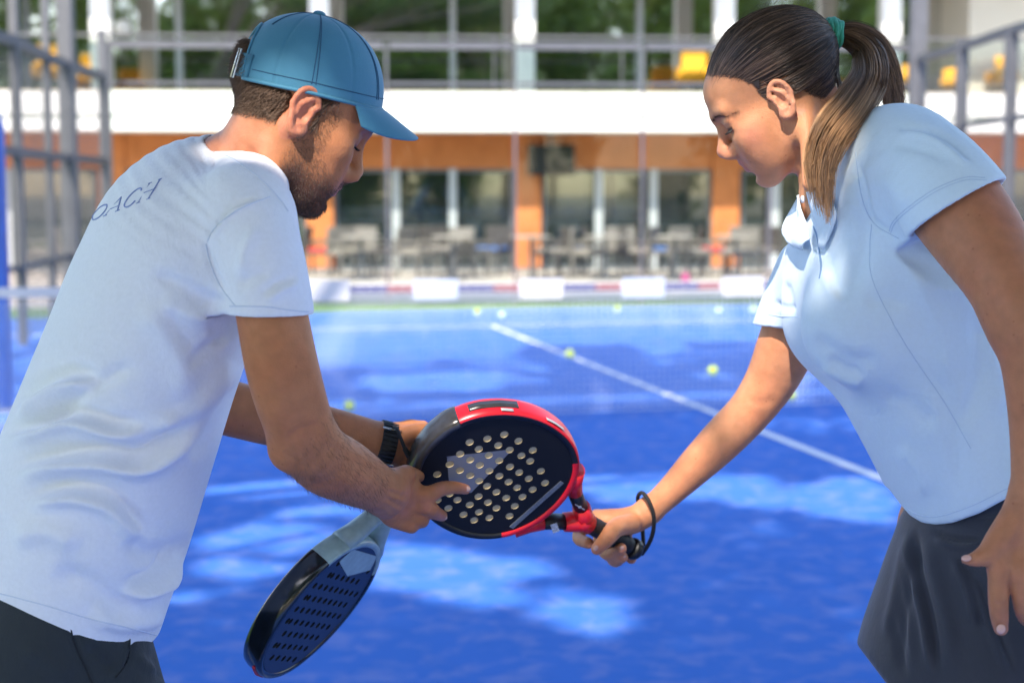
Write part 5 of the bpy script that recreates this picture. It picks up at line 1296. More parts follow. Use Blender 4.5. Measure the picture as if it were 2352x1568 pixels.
# base mass of combed hair
hops = [('u', Ell(HW.w(*CC), CR+.0030, HW.R), 0), ('u', Cone(HW.w(-.070, 0, .046), HW.w(*TIE), .026, .008), .035)]
hv, hf = sdf_mesh(hops, .0035)
q = HW.loc(hv); keep = q[:, 2] > hairline_w(q[:, 0])+.018
fm = keep[hf].all(1); 
col = np.tile(np.array((.034, .021, .016)), (len(hv), 1)); hm_ = mesh_np('hair', hv, hf[fm]); set_color(hm_, col)
hair_o = world_child(link('hair', hm_, None, strand_mat('woman hair', .42)), WOMAN)
M_WH = bpy.data.materials['woman hair']
paths = []; rads = []; cols = []; k = 0
while k < 5200:
    az = rs.uniform(-math.pi, math.pi); f0 = rs.uniform(-.115, .085)
    d = rs.normal(0, 1, 3); p0 = on_skull(d, .004)
    if p0[2] < hairline_w(p0[0])+rs.normal(0, .003) or p0[1] < -.045: continue
    if rs.rand() < .62:       # many roots along the hair line
        ff = rs.uniform(-.05, .078); uu = hairline_w(ff)+abs(rs.normal(0, .009))-.004*rs.rand()**2; h_ = head_bvh.ray_cast(Vector((ff, .15, uu)), Vector((0, -1, 0)), .15)
        if h_[0] is None: continue
        p0 = np.array(h_[0])
    d0 = (p0-CC); d0 /= np.linalg.norm(d0); d1 = TIE-CC; d1 /= np.linalg.norm(d1)
    om = math.acos(np.clip(d0@d1, -1, 1))
    if om < .25: continue
    lift = .0075+.0035*rs.rand(); pt = []; wob = rs.normal(0, .004, 3); ph = rs.rand()*6
    for t in np.linspace(0, 1, 16):
        dd = (math.sin((1-t)*om)*d0+math.sin(t*om)*d1)/math.sin(om)
        off = -.0005+lift*min(1, t*4)*(1) +.0010*math.sin(ph+t*7)
        p_ = on_skull(dd+wob*math.sin(math.pi*t)*2, off)
        e_ = max(0, t-.72)/.28; tgt = TIE+np.array((.010*(1-e_), rs.normal(0, .006)*0+p0[1]*.10, (p0[2]-.03)*.10))
        p_ = p_*(1-e_*e_)+tgt*e_*e_
        pt.append(HW.w(*p_))
    g = .40+1.9*rs.rand()**2.2; c0 = np.array((.062, .039, .030))*g
    if rs.rand() < .10: c0 = np.array((.20, .125, .085))
    hl = np.clip((p0[2]-hairline_w(p0[0]))/.010, 0, 1); paths.append(pt); rads.append((.00014+.00034*hl, .00050)); cols.append((c0*(1.0+1.2*(1-hl)), c0*1.1)); k += 1
for k in range(420):          # fine hair along the hair line
    ff = rs.uniform(-.05, .080); uu = hairline_w(ff)-.001+rs.normal(0, .003); h_ = head_bvh.ray_cast(Vector((ff, .15, uu)), Vector((0, -1, 0)), .15)
    if h_[0] is None: continue
    a = np.array(h_[0]); d = _n3(np.array((-.8, .25, .35))+rs.normal(0, .35, 3)); L_ = rs.uniform(.006, .018)
    paths.append([HW.w(*(a+d*L_*t+np.array((0, .0015*t, -.002*t*t)))) for t in np.linspace(0, 1, 5)]); rads.append((.00014, .00007)); cols.append(((.07, .042, .03),)*2)
for k in range(160):          # flyaways
    p0 = on_skull(np.array((rs.uniform(-1, .9), rs.uniform(0, .6), rs.uniform(.2, 1))), .010); d = _n3(rs.normal(0, 1, 3)); o_ = HW.w(*p0); L_ = rs.uniform(.01, .03)
    paths.append([o_+HW.R.T@(np.array((-t*L_, d[1]*t*t*.01, t*(1-t)*L_*.9+.002*t)))for t in np.linspace(0, 1, 6)]); rads.append((.00012, .00008)); cols.append(((.08, .05, .035),)*2)
V, F, C = strands(paths, rads, cols); _m = mesh_np('combed_hair', V, F); set_color(_m, C); link('combed_hair', _m, hair_o, M_WH)
def tail(center, half, Ys, depth, n, c_root, c_tip, seed, npt=26, split=0.0):
    rs = np.random.RandomState(seed); ctr = smooth_poly(center, npt); hw = smooth_poly(np.column_stack([half, half]), npt)[:, 0]; Yq = smooth_poly(np.column_stack([Ys, Ys]), npt)[:, 0]; dp = smooth_poly(np.column_stack([depth, depth]), npt)[:, 0]
    tg = np.gradient(ctr, axis=0); nn = np.column_stack([tg[:, 1], -tg[:, 0]])/(np.linalg.norm(tg, axis=1)[:, None]+1e-9)
    ps, rd, cs = [], [], []
    lock = rs.uniform(-1, 1, (34, 2)); lcol = rs.uniform(.40, 1.70, 34); lend = rs.uniform(.84, 1.0, 34); lph = rs.uniform(0, 6, 34)
    for k in range(n):
        li = rs.randint(34); lk = lock[li]; a, b = np.clip(lk+rs.normal(0, .10 if rs.rand() > .07 else .35, 2), -1.25, 1.25); r_ = math.hypot(a, b)
        if r_ > 1.15: a, b = a/r_, b/r_
        a1, b1 = np.clip(np.array((a, b))+rs.normal(0, .26, 2), -1.2, 1.2); e = rs.uniform(.80, 1.0)*lend[li] if rs.rand() > .25 else rs.uniform(.55, .9); ph = rs.uniform(0, 6); am = rs.uniform(0, 3.0)
        pt = []
        for t in np.linspace(0, 1, npt):
            s_ = t*e*(npt-1); i = min(int(s_), npt-2); fr = s_-i
            cc = ctr[i]*(1-fr)+ctr[i+1]*fr; n2 = nn[i]*(1-fr)+nn[i+1]*fr; h_ = hw[i]*(1-fr)+hw[i+1]*fr; y_ = Yq[i]*(1-fr)+Yq[i+1]*fr; d_ = dp[i]*(1-fr)+dp[i+1]*fr
            aa = a+(a1-a)*t; bb = b+(b1-b)*t
            x_, z_ = cc+n2*(aa*h_+am*math.sin(ph+t*6)*t+5.0*t*math.sin(lph[li]+t*4.5)); pt.append(P(x_, z_, y_+bb*d_))
        ps.append(pt); g = (.6+.8*rs.rand())*lcol[li]; cr, ct = np.array(c_root)*g, np.array(c_tip)*(.75+.5*rs.rand())*(.4+.6*lcol[li])
        rd.append((.00052, .00022)); cs.append((cr, ct))
    return ps, rd, cs
p1 = tail([(1915, 81), (1955, 88), (1992, 118), (1998, 175), (1962, 240), (1912, 305), (1886, 375), (1888, 445), (1897, 524)], [20, 27, 35, 40, 42, 39, 31, 21, 12], [2.225, 2.225, 2.20, 2.14, 2.085, 2.05, 2.045, 2.05, 2.06], [.012, .018, .024, .026, .024, .020, .016, .012, .005], 1700, (.062, .038, .028), (.52, .29, .14), 21)
p2 = tail([(1915, 78), (1962, 76), (2012, 105), (2040, 165), (2052, 225), (2058, 290), (2050, 370)], [20, 25, 27, 25, 22, 19, 12], [2.225, 2.235, 2.25, 2.27, 2.285, 2.30, 2.30], [.012, .018, .02, .02, .018, .016, .01], 800, (.062, .038, .028), (.30, .17, .09), 22)
V, F, C = strands(p1[0]+p2[0], p1[1]+p2[1], p1[2]+p2[2]); _m = mesh_np('ponytail', V, F); set_color(_m, C); link('ponytail', _m, hair_o, M_WH)
# hair tie: a bunched ring round the root of the tail
tb = MB(); c0 = P(1911, 81, 2.225); ax = _n3(P(1930, 84, 2.225)-P(1892, 78, 2.225)); u_ = _n3(np.cross(ax, (0, 1, 0))); v_ = np.cross(ax, u_)
for k in range(5):
    o_ = (k-2)*.0047
    tb.tube([c0+ax*(o_+.0012*math.sin(3*a+k*2))+(u_*math.cos(a)+v_*math.sin(a))*(.0195+.0012*math.sin(5*a+k)+.001*(2-abs(k-2))) for a in np.linspace(0, 2*math.pi, 28, endpoint=False)], .0042, 7, closed=True)
tb.build('hair_tie', cloth_mat('sea green elastic', (.050, .330, .245), .2, 60, 1500, .8), hair_o, True)
# brow and lashes
bw = bvh_of(WV, WF)
allb = BVHTree.FromPolygons(WV[np.unique(WF)].tolist(), []) if False else None
paths = []; rads = []; cols = []; rs = np.random.RandomState(9)
for k in range(130):
    l_ = .009+.046*rs.rand(); u_ = WOM_Q['glab'][1]-.006-13*(l_-.024)**2+rs.normal(0, .0012)*(1.3-l_*14); h_ = bw.ray_cast(Vector(HW.w(.13, l_, u_)), Vector(-HW.f))
    if h_[0] is None: continue
    a = np.array(h_[0]); d = _n3(HW.l*.8+HW.f*.25+HW.u*.25+rs.normal(0, .15, 3)); paths.append([a-HW.f*.0005, a+d*.0035, a+d*.006-HW.f*.001]); rads.append((.00022, .00008)); cols.append(((.06, .036, .026),)*2)
_eb = (paths, rads, cols); paths = []; rads = []; cols = []
for k in range(70):
    l_ = .019+.026*rs.rand(); u_ = WOM_Q['nasion'][1]-.0105-abs(l_-.032)*.12; h_ = bw.ray_cast(Vector(HW.w(.13, l_, u_)), Vector(-HW.f))
    if h_[0] is None: continue
    if HW.loc(np.array(h_[0]))[0] < .062: continue
    a = np.array(h_[0]); d = _n3(HW.f*.8-HW.u*.5+HW.l*.25+rs.normal(0, .08, 3)); paths.append([a-HW.f*.001, a+d*.0055, a+d*.009+HW.u*.0025]); rads.append((.00036, .0001)); cols.append(((.012, .008, .007),)*2)
for nm_, (pa_, ra_, co_) in (('eyebrow', _eb), ('eyelashes', (paths, rads, cols))):
    V, F, C = strands(pa_, ra_, co_); _m = mesh_np(nm_, V, F); set_color(_m, C); world_child(link(nm_, _m, None, M_WH), WOMAN)
# nails
NAIL = mat('nail', (.60, .36, .31), .25, spec=.6)
def nail(person, x, y, Y, dx, dy, ln, wd, nrm=(0, -1, 0), m=None):
    a = P(x, y, Y); t = _n3(P(x+dx, y+dy, Y)-a); n_ = _n3(nrm); n_ = _n3(n_-t*(n_@t)); s_ = np.cross(t, n_)
    b = MB(); b.ball(a, (ln/2, wd/2, .0022), 14, 8, R=np.stack([t, s_, n_], 1)); world_child(b.build('fingernail', m or NAIL, None, True), person)
nail(WOMAN, 2299, 1444, 1.777, .05, 1, .0125, .0115, (0, -1, .25)); nail(WOMAN, 2220, 1281, 1.7775, -1, .15, .0125, .0085, (-.2, -1, .6))
nail(WOMAN, 1368, 1258, 2.3405, -.6, .7, .010, .008, (-.2, -1, .1)); nail(WOMAN, 1428, 1257, 2.3705, .9, -.3, .008, .007, (.3, -1, .2)); nail(WOMAN, 1432, 1277, 2.3855, .9, -.3, .008, .007, (.3, -1, .2))
nail(MAN, 1073, 1122, 2.1965, 1, .25, .0105, .0085, (.35, -1, .1)); nail(MAN, 1020, 1187, 2.2075, .8, .5, .010, .0085, (.35, -1, -.05))
# ------------------------------------------------------------------ rackets
def racket_pose(px, Y, U, V, scale=1.0):
    r, u, w = frame_at(*px); U = np.array(U, float); V = np.array(V, float); U /= np.linalg.norm(U); V /= np.linalg.norm(V)
    Uw = U[0]*r+U[1]*u+U[2]*w; Vw = V[0]*r+V[1]*u+V[2]*w; Vw = _n3(Vw-Uw*(Uw@Vw)); N = np.cross(Uw, Vw)
    if N@w > 0: N = -N; flip = True
    return P(px[0], px[1], Y), Uw, Vw, N
HWID = [(.186, .020), (.190, .040), (.197, .058), (.208, .078), (.225, .096), (.25, .1125), (.28, .1225), (.31, .1255), (.34, .1235), (.37, .1155), (.40, .100), (.425, .080), (.442, .056), (.452, .030)]
def head_outline(off=0.0, n=96):
    pts = [(w, v) for v, w in HWID]+[(0, .4555)]+[(-w, v) for v, w in reversed(HWID)]+[(0, .1845)]
    p = np.array(pts+pts[:1]); L = np.concatenate([[0], np.cumsum(np.linalg.norm(np.diff(p, axis=0), axis=1))]); q = np.linspace(0, L[-1], n, endpoint=False)
    o = np.column_stack([np.interp(q, L, p[:, 0]), np.interp(q, L, p[:, 1])])
    for _ in range(3): o = (o*2+np.roll(o, 1, 0)+np.roll(o, -1, 0))/4
    t = np.roll(o, -1, 0)-np.roll(o, 1, 0); nrm = np.column_stack([t[:, 1], -t[:, 0]]); nrm /= np.linalg.norm(nrm, axis=1)[:, None]
    if ((o-o.mean(0))*nrm).sum() < 0: nrm = -nrm
    return o+nrm*off
def plate_with_holes(name, outline, holes, r, half, mats, hn=14):
    cu = bpy.data.curves.new(name, 'CURVE'); cu.dimensions = '2D'; cu.fill_mode = 'BOTH'; cu.extrude = half
    def sp(pts):
        s = cu.splines.new('POLY'); s.points.add(len(pts)-1); s.use_cyclic_u = True
        for k, (x, y) in enumerate(pts): s.points[k].co = (x, y, 0, 1)
    sp(outline)
    for x, y in holes: sp([(x+r*math.cos(2*math.pi*k/hn), y+r*math.sin(2*math.pi*k/hn)) for k in range(hn)])
    ob = bpy.data.objects.new('tmp', cu); COL.objects.link(ob); dg = bpy.context.evaluated_depsgraph_get(); me = bpy.data.meshes.new_from_object(ob.evaluated_get(dg)); bpy.data.objects.remove(ob)
    me.name = name
    for m in mats: me.materials.append(m)
    H = np.array(holes)
    for p in me.polygons:
        if abs(p.normal.z) < .5:
            c = p.center; d = np.hypot(H[:, 0]-c.x, H[:, 1]-c.y).min(); p.material_index = 1 if d < r*1.2 else 0
    return me
def ring_mesh(name, half, w_in, out, mats, pick, n=96):
    """rim with a rounded section following the head outline"""
    A = head_outline(out, n); prof = [(-w_in, half*.93), (-w_in*.35, half), (-.0015, half*.86), (0, half*.45), (0, -half*.45), (-.0015, -half*.86), (-w_in*.35, -half), (-w_in, -half*.93)]
    t = np.roll(A, -1, 0)-np.roll(A, 1, 0); nr = np.column_stack([t[:, 1], -t[:, 0]]); nr /= np.linalg.norm(nr, axis=1)[:, None]
    if ((A-A.mean(0))*nr).sum() < 0: nr = -nr
    V = []; F = []; M = []; m = len(prof)
    for i in range(n):
        for o, z in prof: q = A[i]+nr[i]*o; V.append((q[0], q[1], z))
    for i in range(n):
        j = (i+1) % n
        for k in range(m):
            F.append((i*m+k, i*m+(k+1) % m, j*m+(k+1) % m, j*m+k)); c = (A[i]+A[j])/2; M.append(pick(c[0], c[1], k, i/n))
    me = mesh_np(name, V, F, True); me.polygons.foreach_set('material_index', np.array(M, np.int32))
    for q in mats: me.materials.append(q)
    return me
def place_racket(root, pose, anchor_v, scale):
    c, U, V, N = pose; W = N if np.dot(np.cross(U, V), N) > 0 else N
    if np.dot(np.cross(U, V), N) < 0: U = -U                      # keep the frame right handed; the racket itself is symmetrical
    R = np.stack([U, V, N], 1); o = c-V*anchor_v*scale
    M = Matrix.Translation(Vector(o)) @ Matrix(R.tolist()).to_4x4() @ Matrix.Diagonal((scale, scale, scale, 1)); root.matrix_world = M
    return R, o
RED = mat('red lacquer', (.62, .010, .022), .32, spec=.5, noise=.08, nscale=60); BLK = mat('black carbon', (.008, .009, .011), .42, noise=.3, nscale=300)
GREYB = mat('smoked rim guard', (.030, .030, .033), .25, spec=.6, noise=.15, nscale=90); TAN = mat('pale foam core', (.52, .44, .28), .8, noise=.12, nscale=200); SILV = mat('silver print', (.15, .17, .21), .35, noise=.4, nscale=700)
pose1 = racket_pose((1143, 1083), 2.262, (-1007, -960, 561), (-1060, 600, -876))
_c1, U1, V1, N1 = pose1; FLIP = np.dot(np.cross(U1, V1), N1) < 0
R1 = empty('padel_racket', (0, 0, 0), 0, 'red and black padel racket with round holes held out between the two people', 'racket')
Rm, O1 = place_racket(R1, pose1, .31, .97); bpy.context.view_layer.update()
def uv1(x, y):        # photo pixel -> racket plane (front face)
    w = ray(x, y); pl = O1+N1*.0185; t = ((pl-CAM)@N1)/(w@N1); q = (CAM+w*t-O1)@Rm/.97; return q[0], q[1]
h3 = [(838, 447), (972, 420), (1100, 388), (1208, 437), (1317, 507), (907, 498), (1055, 470), (1141, 505), (766, 535), (842, 580), (983, 545), (1062, 585), (1230, 548), (1297, 590), (687, 614), (763, 660), (915, 620), (987, 663), (1144, 632), (1214, 675), (1378, 665), (592, 690), (842, 698), (910, 738), (1063, 702), (1286, 722), (1410, 755), (970, 778), (1133, 747), (1198, 790), (1316, 805), (686, 838), (745, 883), (905, 857), (1041, 824), (1115, 868), (1238, 860), (595, 885), (677, 946), (838, 920), (977, 902), (1041, 945), (1180, 930), (791, 994), (909, 975), (872, 1037), (987, 1018), (1140, 1005)]
holes1 = [uv1(825.3+a*.30303, 881.5+b*.30303) for a, b in h3]
# face with its printed grey wedge (flat print by lines in the plane)
FACE, n, l, b = nt('black face with grey wedge'); setp(b, Roughness=.55); b.inputs['Specular IOR Level'].default_value = .3; tc = n.new('ShaderNodeTexCoord'); sx = n.new('ShaderNodeSeparateXYZ'); l.new(tc.outputs['Object'], sx.inputs[0])
wedge = [uv1(1026.8, 1049.7), uv1(1178.3, 1033), uv1(1082.9, 1133), uv1(1034, 1136)]
ar = sum(wedge[i][0]*wedge[(i+1) % 4][1]-wedge[(i+1) % 4][0]*wedge[i][1] for i in range(4)); prev = None
for i in range(4):
    (x0, y0), (x1, y1) = wedge[i], wedge[(i+1) % 4]; nx, ny = (-(y1-y0), x1-x0); s_ = 1 if ar > 0 else -1
    m1 = n.new('ShaderNodeMath'); m1.operation = 'MULTIPLY'; m1.inputs[1].default_value = nx*s_; l.new(sx.outputs[0], m1.inputs[0])
    m2 = n.new('ShaderNodeMath'); m2.operation = 'MULTIPLY_ADD'; m2.inputs[1].default_value = ny*s_; l.new(sx.outputs[1], m2.inputs[0]); l.new(m1.outputs[0], m2.inputs[2])
    m3 = n.new('ShaderNodeMath'); m3.operation = 'GREATER_THAN'; m3.inputs[1].default_value = (x0*nx+y0*ny)*s_; l.new(m2.outputs[0], m3.inputs[0])
    if prev is None: prev = m3
    else:
        m4 = n.new('ShaderNodeMath'); m4.operation = 'MULTIPLY'; l.new(prev.outputs[0], m4.inputs[0]); l.new(m3.outputs[0], m4.inputs[1]); prev = m4
mx = n.new('ShaderNodeMix'); mx.data_type = 'RGBA'; mx.inputs[6].default_value = (.007, .008, .011, 1); mx.inputs[7].default_value = (.150, .165, .215, 1); l.new(prev.outputs[0], mx.inputs[0]); l.new(mx.outputs[2], b.inputs['Base Color'])
me = plate_with_holes('face', head_outline(-.002), holes1, .0064, .0172, [FACE, TAN]); fo = link('face', me, R1)
cr_ = MB(); ol = head_outline(-.018); cr_.add([(x, y, .0152) for x, y in ol]+[(x, y, -.0115) for x, y in ol], [tuple(range(96)), tuple(range(191, 95, -1))]+[(i, (i+1) % 96, 96+(i+1) % 96, 96+i) for i in range(96)]); cr_.build('core', TAN, R1)
def pick1(u, v, k, t):
    uu = -u if FLIP else u                                          # u > 0 lower left in the photo
    if v < .222: return 1
    if k in (1, 2, 3, 4, 5, 6) and uu < -.02: return 1
    return 0
me = ring_mesh('frame', .0195, .013, .0015, [BLK, RED], pick1); link('frame', me, R1)
def on(u, v, z=0.0): return ((-u if FLIP else u), v, z)
def strip_on_rim(name, t0, t1, z0, z1, m, lift, parent):
    A = head_outline(.0015+lift, 300); pts = [p for p in A if t0(p)]
    return pts
# dark guard over the tip
A = head_outline(.0030, 240); t = np.roll(A, -1, 0)-np.roll(A, 1, 0); nr = np.column_stack([t[:, 1], -t[:, 0]]); nr /= np.linalg.norm(nr, axis=1)[:, None]
if ((A-A.mean(0))*nr).sum() < 0: nr = -nr
sel = [i for i in range(240) if A[i][1] > .400 and -.055 < on(A[i][0], 0)[0] < .088]
sel.sort(key=lambda i: math.atan2(A[i][0], A[i][1]-.32)); prof = [(-.013, .0205), (-.004, .0222), (0, .0150), (.001, .004), (.001, -.004), (0, -.0150), (-.004, -.0222), (-.013, -.0205)]
V = []; F = []
for k, i in enumerate(sel):
    e = min(1, min(k, len(sel)-1-k)/3.0+.25)
    for o_, z in prof: q = A[i]+nr[i]*(o_*e if o_ > 0 else o_)-nr[i]*.0018*(1-e); V.append((q[0], q[1], z*(.93+.07*e)))
for k in range(len(sel)-1):
    for j in range(7): F.append((k*8+j, k*8+j+1, (k+1)*8+j+1, (k+1)*8+j))
F.append(tuple(range(8))); F.append(tuple((len(sel)-1)*8+j for j in range(7, -1, -1)))
bo = link('rim_guard', mesh_np('rim_guard', V, F), R1, GREYB)
# dark graphic and light flashes on the red side of the rim
def rim_decal(name, cond, zs, m, lift=.0008, key=None):
    A = head_outline(.0015+lift, 300); I = [i for i in range(300) if cond(*on(A[i][0], A[i][1])[:2])]; I.sort(key=lambda i: math.atan2(A[i][0], A[i][1]-.32)); V = []; F = []
    for i in I:
        for z in zs: V.append((A[i][0], A[i][1], z))
    for k in range(len(I)-1): F.append((2*k, 2*k+1, 2*k+3, 2*k+2))
    o = link(name, mesh_np(name, V, F), R1, m); s = o.modifiers.new('t', 'SOLIDIFY'); s.thickness = .0006; return o
rim_decal('rim_graphic', lambda u, v: u < 0 and .375 < v < .438, (-.009, .007), GREYB)
rim_decal('rim_flash', lambda u, v: u < 0 and .385 < v < .405, (.0105, .0165), mat('pale grey inlay', (.42, .45, .45), .3), .0012)
rim_decal('rim_flash', lambda u, v: u < 0 and .29 < v < .33, (.0105, .0165), bpy.data.materials['pale grey inlay'], .0012)
# silver stripe across the foot of the face
sv = MB(); a_, b_ = uv1(1301, 1105.7), uv1(1173.8, 1219); d_ = _n3(np.array((b_[0]-a_[0], b_[1]-a_[1], 0))); ang = math.atan2(d_[1], d_[0]); Rz = np.array([[math.cos(ang), -math.sin(ang), 0], [math.sin(ang), math.cos(ang), 0], [0, 0, 1]])
Ls = math.hypot(b_[0]-a_[0], b_[1]-a_[1]); cen = ((a_[0]+b_[0])/2, (a_[1]+b_[1])/2)
sv.box((cen[0], cen[1]+.004, .0176), (Ls*.92, .0080, .0008), Rz); sv.build('stripe', SILV, R1)
# arms, bridge, handle
for s in (-1, 1):
    ar_ = MB(); ps = [(s*.072, .206), (s*.052, .190), (s*.037, .172)]; ar_.tube([(x, y, 0) for x, y in ps], [.016, .0145, .0130], 12)
    for i in range(len(ar_.v)): ar_.v[i] = (ar_.v[i][0], ar_.v[i][1], ar_.v[i][2]*1.25)
    ar_.build('yoke_arm', RED, R1, True)
    a2 = MB(); a2.tube([(s*.040, .176, 0), (s*.029, .158, 0), (s*.018, .137, 0)], [.0122, .0118, .0118], 12); a2.v = [(x, y, z*1.3) for x, y, z in a2.v]; a2.build('yoke_sleeve', BLK, R1, True)
br = MB(); br.tube([(-.020, .139, 0), (-.008, .122, 0), (0, .108, 0)], [.0150, .0165, .0165], 12); br.tube([(.020, .139, 0), (.008, .122, 0), (0, .108, 0)], [.0148, .0163, .0163], 12); br.tube([(0, .124, 0), (0, .100, 0)], [.0178, .0172], 14); br.v = [(x, y, z*1.15) for x, y, z in br.v]
br.build('bridge', RED, R1, True)
gr = MB(); P8 = []
for k in range(46):
    v = .101-k*.0022; P8.append(((0, v, 0), .0150+.0006*abs(math.sin(k*.5))))
gr.tube([p for p, r in P8], [r for p, r in P8], 12); go = gr.build('grip', mat('black overgrip', (.010, .011, .013), .6, bump=.4, bscale=500), R1, True)
cpb = MB(); cpb.lathe([(0, 0), (.0175, 0), (.0185, .003), (.0185, .010), (.0165, .014), (.0150, .016)], 18, (0, -.004, 0), np.array([[1, 0, 0], [0, 0, 1], [0, -1, 0]]).T); cpb.build('butt_cap', BLK, R1, True)
lb = MB(); px_, py_ = on(.0285, .158)[:2]; lb.box((px_, py_, .0162), (.011, .020, .0008), np.array([[math.cos(.55), math.sin(.55) if not FLIP else math.sin(.55), 0], [-math.sin(.55), math.cos(.55), 0], [0, 0, 1]])); lb.build('sticker', mat('grey sticker', (.5, .52, .55), .5, noise=.6, nscale=500), R1)
ms = MB(); px_, py_ = on(-.026, .154)[:2]; ms.box((px_, py_, .0160), (.0014, .022, .0006)); ms.ball((px_, py_, .0160), (.0030, .0034, .0006), 10, 6); ms.build('mark', mat('faint white print', (.35, .38, .45), .5), R1)
cd = MB()
loop = [(1478, 1252, 2.44), (1477, 1232, 2.452), (1474, 1195, 2.462), (1466, 1155, 2.458), (1466, 1138, 2.44), (1475, 1131, 2.415), (1488, 1146, 2.395), (1500, 1176, 2.388), (1502, 1205, 2.39), (1497, 1232, 2.40), (1488, 1252, 2.415), (1480, 1264, 2.43), (1474, 1272, 2.436)]
pts = [P(x, y, Y) for x, y, Y in loop]; pts = smooth_poly(pts, 60)
cd.tube(pts, .0034, 8); st_ = cd.build('wrist_strap', mat('black cord', (.012, .012, .014), .75, bump=.5, bscale=900), None, True); st_.parent = R1; st_.matrix_parent_inverse = R1.matrix_world.inverted()
# blue racket ---------------------------------------------------------------
R2 = empty('padel_racket', (0, 0, 0), 0, 'dark blue padel racket with pale grey throat hanging from the far hand of the man', 'racket')
pose2 = racket_pose((835, 1235), 2.285, (494, -164, 1354), (-887, -1132, 187)); R2m, O2 = place_racket(R2, pose2, .19, .965); bpy.context.view_layer.update()
NAVY = mat('navy face', (.004, .017, .062), .4, noise=.2, nscale=400); DBLK = mat('black blue rim', (.006, .010, .016), .16, spec=.7, noise=.4, nscale=50); PALE = mat('pale grey green throat', (.30, .42, .44), .3, noise=.12, nscale=80); HOLE = mat('dark hole', (.010, .012, .012), .8)
holes2 = []
for j in range(9):
    v = .235+j*.0225; wv = np.interp(v, [a for a, b in HWID], [b for a, b in HWID]); m = int((wv-.030)/.0225)
    for i in range(-m, m+1): holes2.append((i*.0225+(.011 if j % 2 and i < m else 0), v))
me = plate_with_holes('face', head_outline(-.002), holes2, .0058, .0172, [NAVY, HOLE], 10); link('face', me, R2)
me = ring_mesh('frame', .0195, .012, .0015, [DBLK, PALE], lambda u, v, k, t: 1 if v < .235 else 0); link('frame', me, R2)
for s in (-1, 1):
    a2 = MB(); a2.tube([(s*.070, .207, 0), (s*.050, .188, 0), (s*.030, .160, 0), (s*.014, .132, 0)], [.016, .015, .0135, .0140], 12); a2.v = [(x, y, z*1.25) for x, y, z in a2.v]; a2.build('yoke_arm', PALE, R2, True)
br = MB(); br.tube([(0, .140, 0), (0, .105, 0)], [.0190, .0172], 14); br.build('bridge', PALE, R2, True)
gr = MB(); gr.tube([(0, .106-k*.004, 0) for k in range(26)], [.0150+.0006*abs(math.sin(k*.9)) for k in range(26)], 12); gr.build('grip', bpy.data.materials['black overgrip'], R2, True)
th = MB(); th.add([(-.055, .206, .0178), (.055, .206, .0178), (.070, .232, .0178), (0, .252, .0178), (-.070, .232, .0178)], [(0, 1, 2, 3, 4)]); to_ = th.build('throat_print', PALE, R2); s_ = to_.modifiers.new('t', 'SOLIDIFY'); s_.thickness = .0006
tm = MB(); tm.tube([(x, np.interp(abs(x), [0, .03, .056, .080], [.4575, .4540, .4440, .4270]), .008) for x in np.linspace(-.012, .06, 10)], .0024, 6); tm.build('tip_mark', mat('red tip', (.65, .03, .05), .4), R2, True)
ld = MB()
lp = [(946, 1062, 2.25), (936, 1046, 2.225), (930, 1030, 2.21), (920, 1005, 2.212), (912, 985, 2.225), (905, 982, 2.25), (908, 1000, 2.30), (918, 1050, 2.31), (925, 1068, 2.28), (914, 1078, 2.245), (905, 1082, 2.235)]
pts = smooth_poly([P(*q) for q in lp], 50); ld.tube(pts, .0028, 8)
pts = smooth_poly([P(*q) for q in [(930, 1030, 2.21), (938, 1042, 2.214), (950, 1042, 2.225), (962, 1040, 2.25)]], 16); ld.tube(pts, .0042, 8)
lo_ = ld.build('wrist_strap', bpy.data.materials['black cord'], None, True); lo_.parent = R2; lo_.matrix_parent_inverse = R2.matrix_world.inverted()
gt = MB(); gt.ball(P(898, 1083, 2.232), (.006, .004, .005), 12, 8); g_ = gt.build('strap_toggle', mat('lime plastic', (.25, .75, .05), .4), None, True); g_.parent = R2; g_.matrix_parent_inverse = R2.matrix_world.inverted()
# wrist watch on the far forearm ----------------------------------------------
WT = empty('wristwatch', P(884, 1022, 2.27), 0, 'black ribbed watch strap with steel clasps on the far wrist of the man', 'watch')
ax = _n3(P(905, 1026, 2.273)-P(862, 1016, 2.266)); c0 = P(884, 1021, 2.27); u_ = _n3(np.cross(ax, (0, 1, 0))); v_ = np.cross(ax, u_); WB_ = mat('black rubber strap', (.012, .013, .016), .55); STL = mat('polished steel', (.6, .6, .58), .25, 1.0)
wb = MB(); wb.tube([c0+ax*o for o in (-.0125, -.012, .012, .0125)], [.0325, .0345, .0345, .0325], 40, cap=False); world_child(wb.build('strap', WB_, None, True), WT)
for k in range(34):
    a = 2*math.pi*k/34; d = u_*math.cos(a)+v_*math.sin(a); t = np.cross(ax, d); rb = MB(); rb.box(c0+d*.0352, (.0030, .0225, .0022), np.stack([t, ax, d], 1)); world_child(rb.build('strap_rib', WB_, None), WT)
for a in (math.radians(38), math.radians(128)):
    d = u_*math.cos(a)+v_*math.sin(a); t = np.cross(ax, d); rb = MB(); rb.tube([c0+d*.0372-ax*.0145, c0+d*.0372+ax*.0145], .0016, 8); world_child(rb.build('clasp', STL, None, True), WT)
a = math.radians(-88); d = u_*math.cos(a)+v_*math.sin(a); t = np.cross(ax, d); cs = MB(); cs.box(c0+d*.039, (.036, .038, .010), np.stack([t, ax, d], 1)); world_child(cs.build('watch_case', STL, None, bevel=.003), WT)
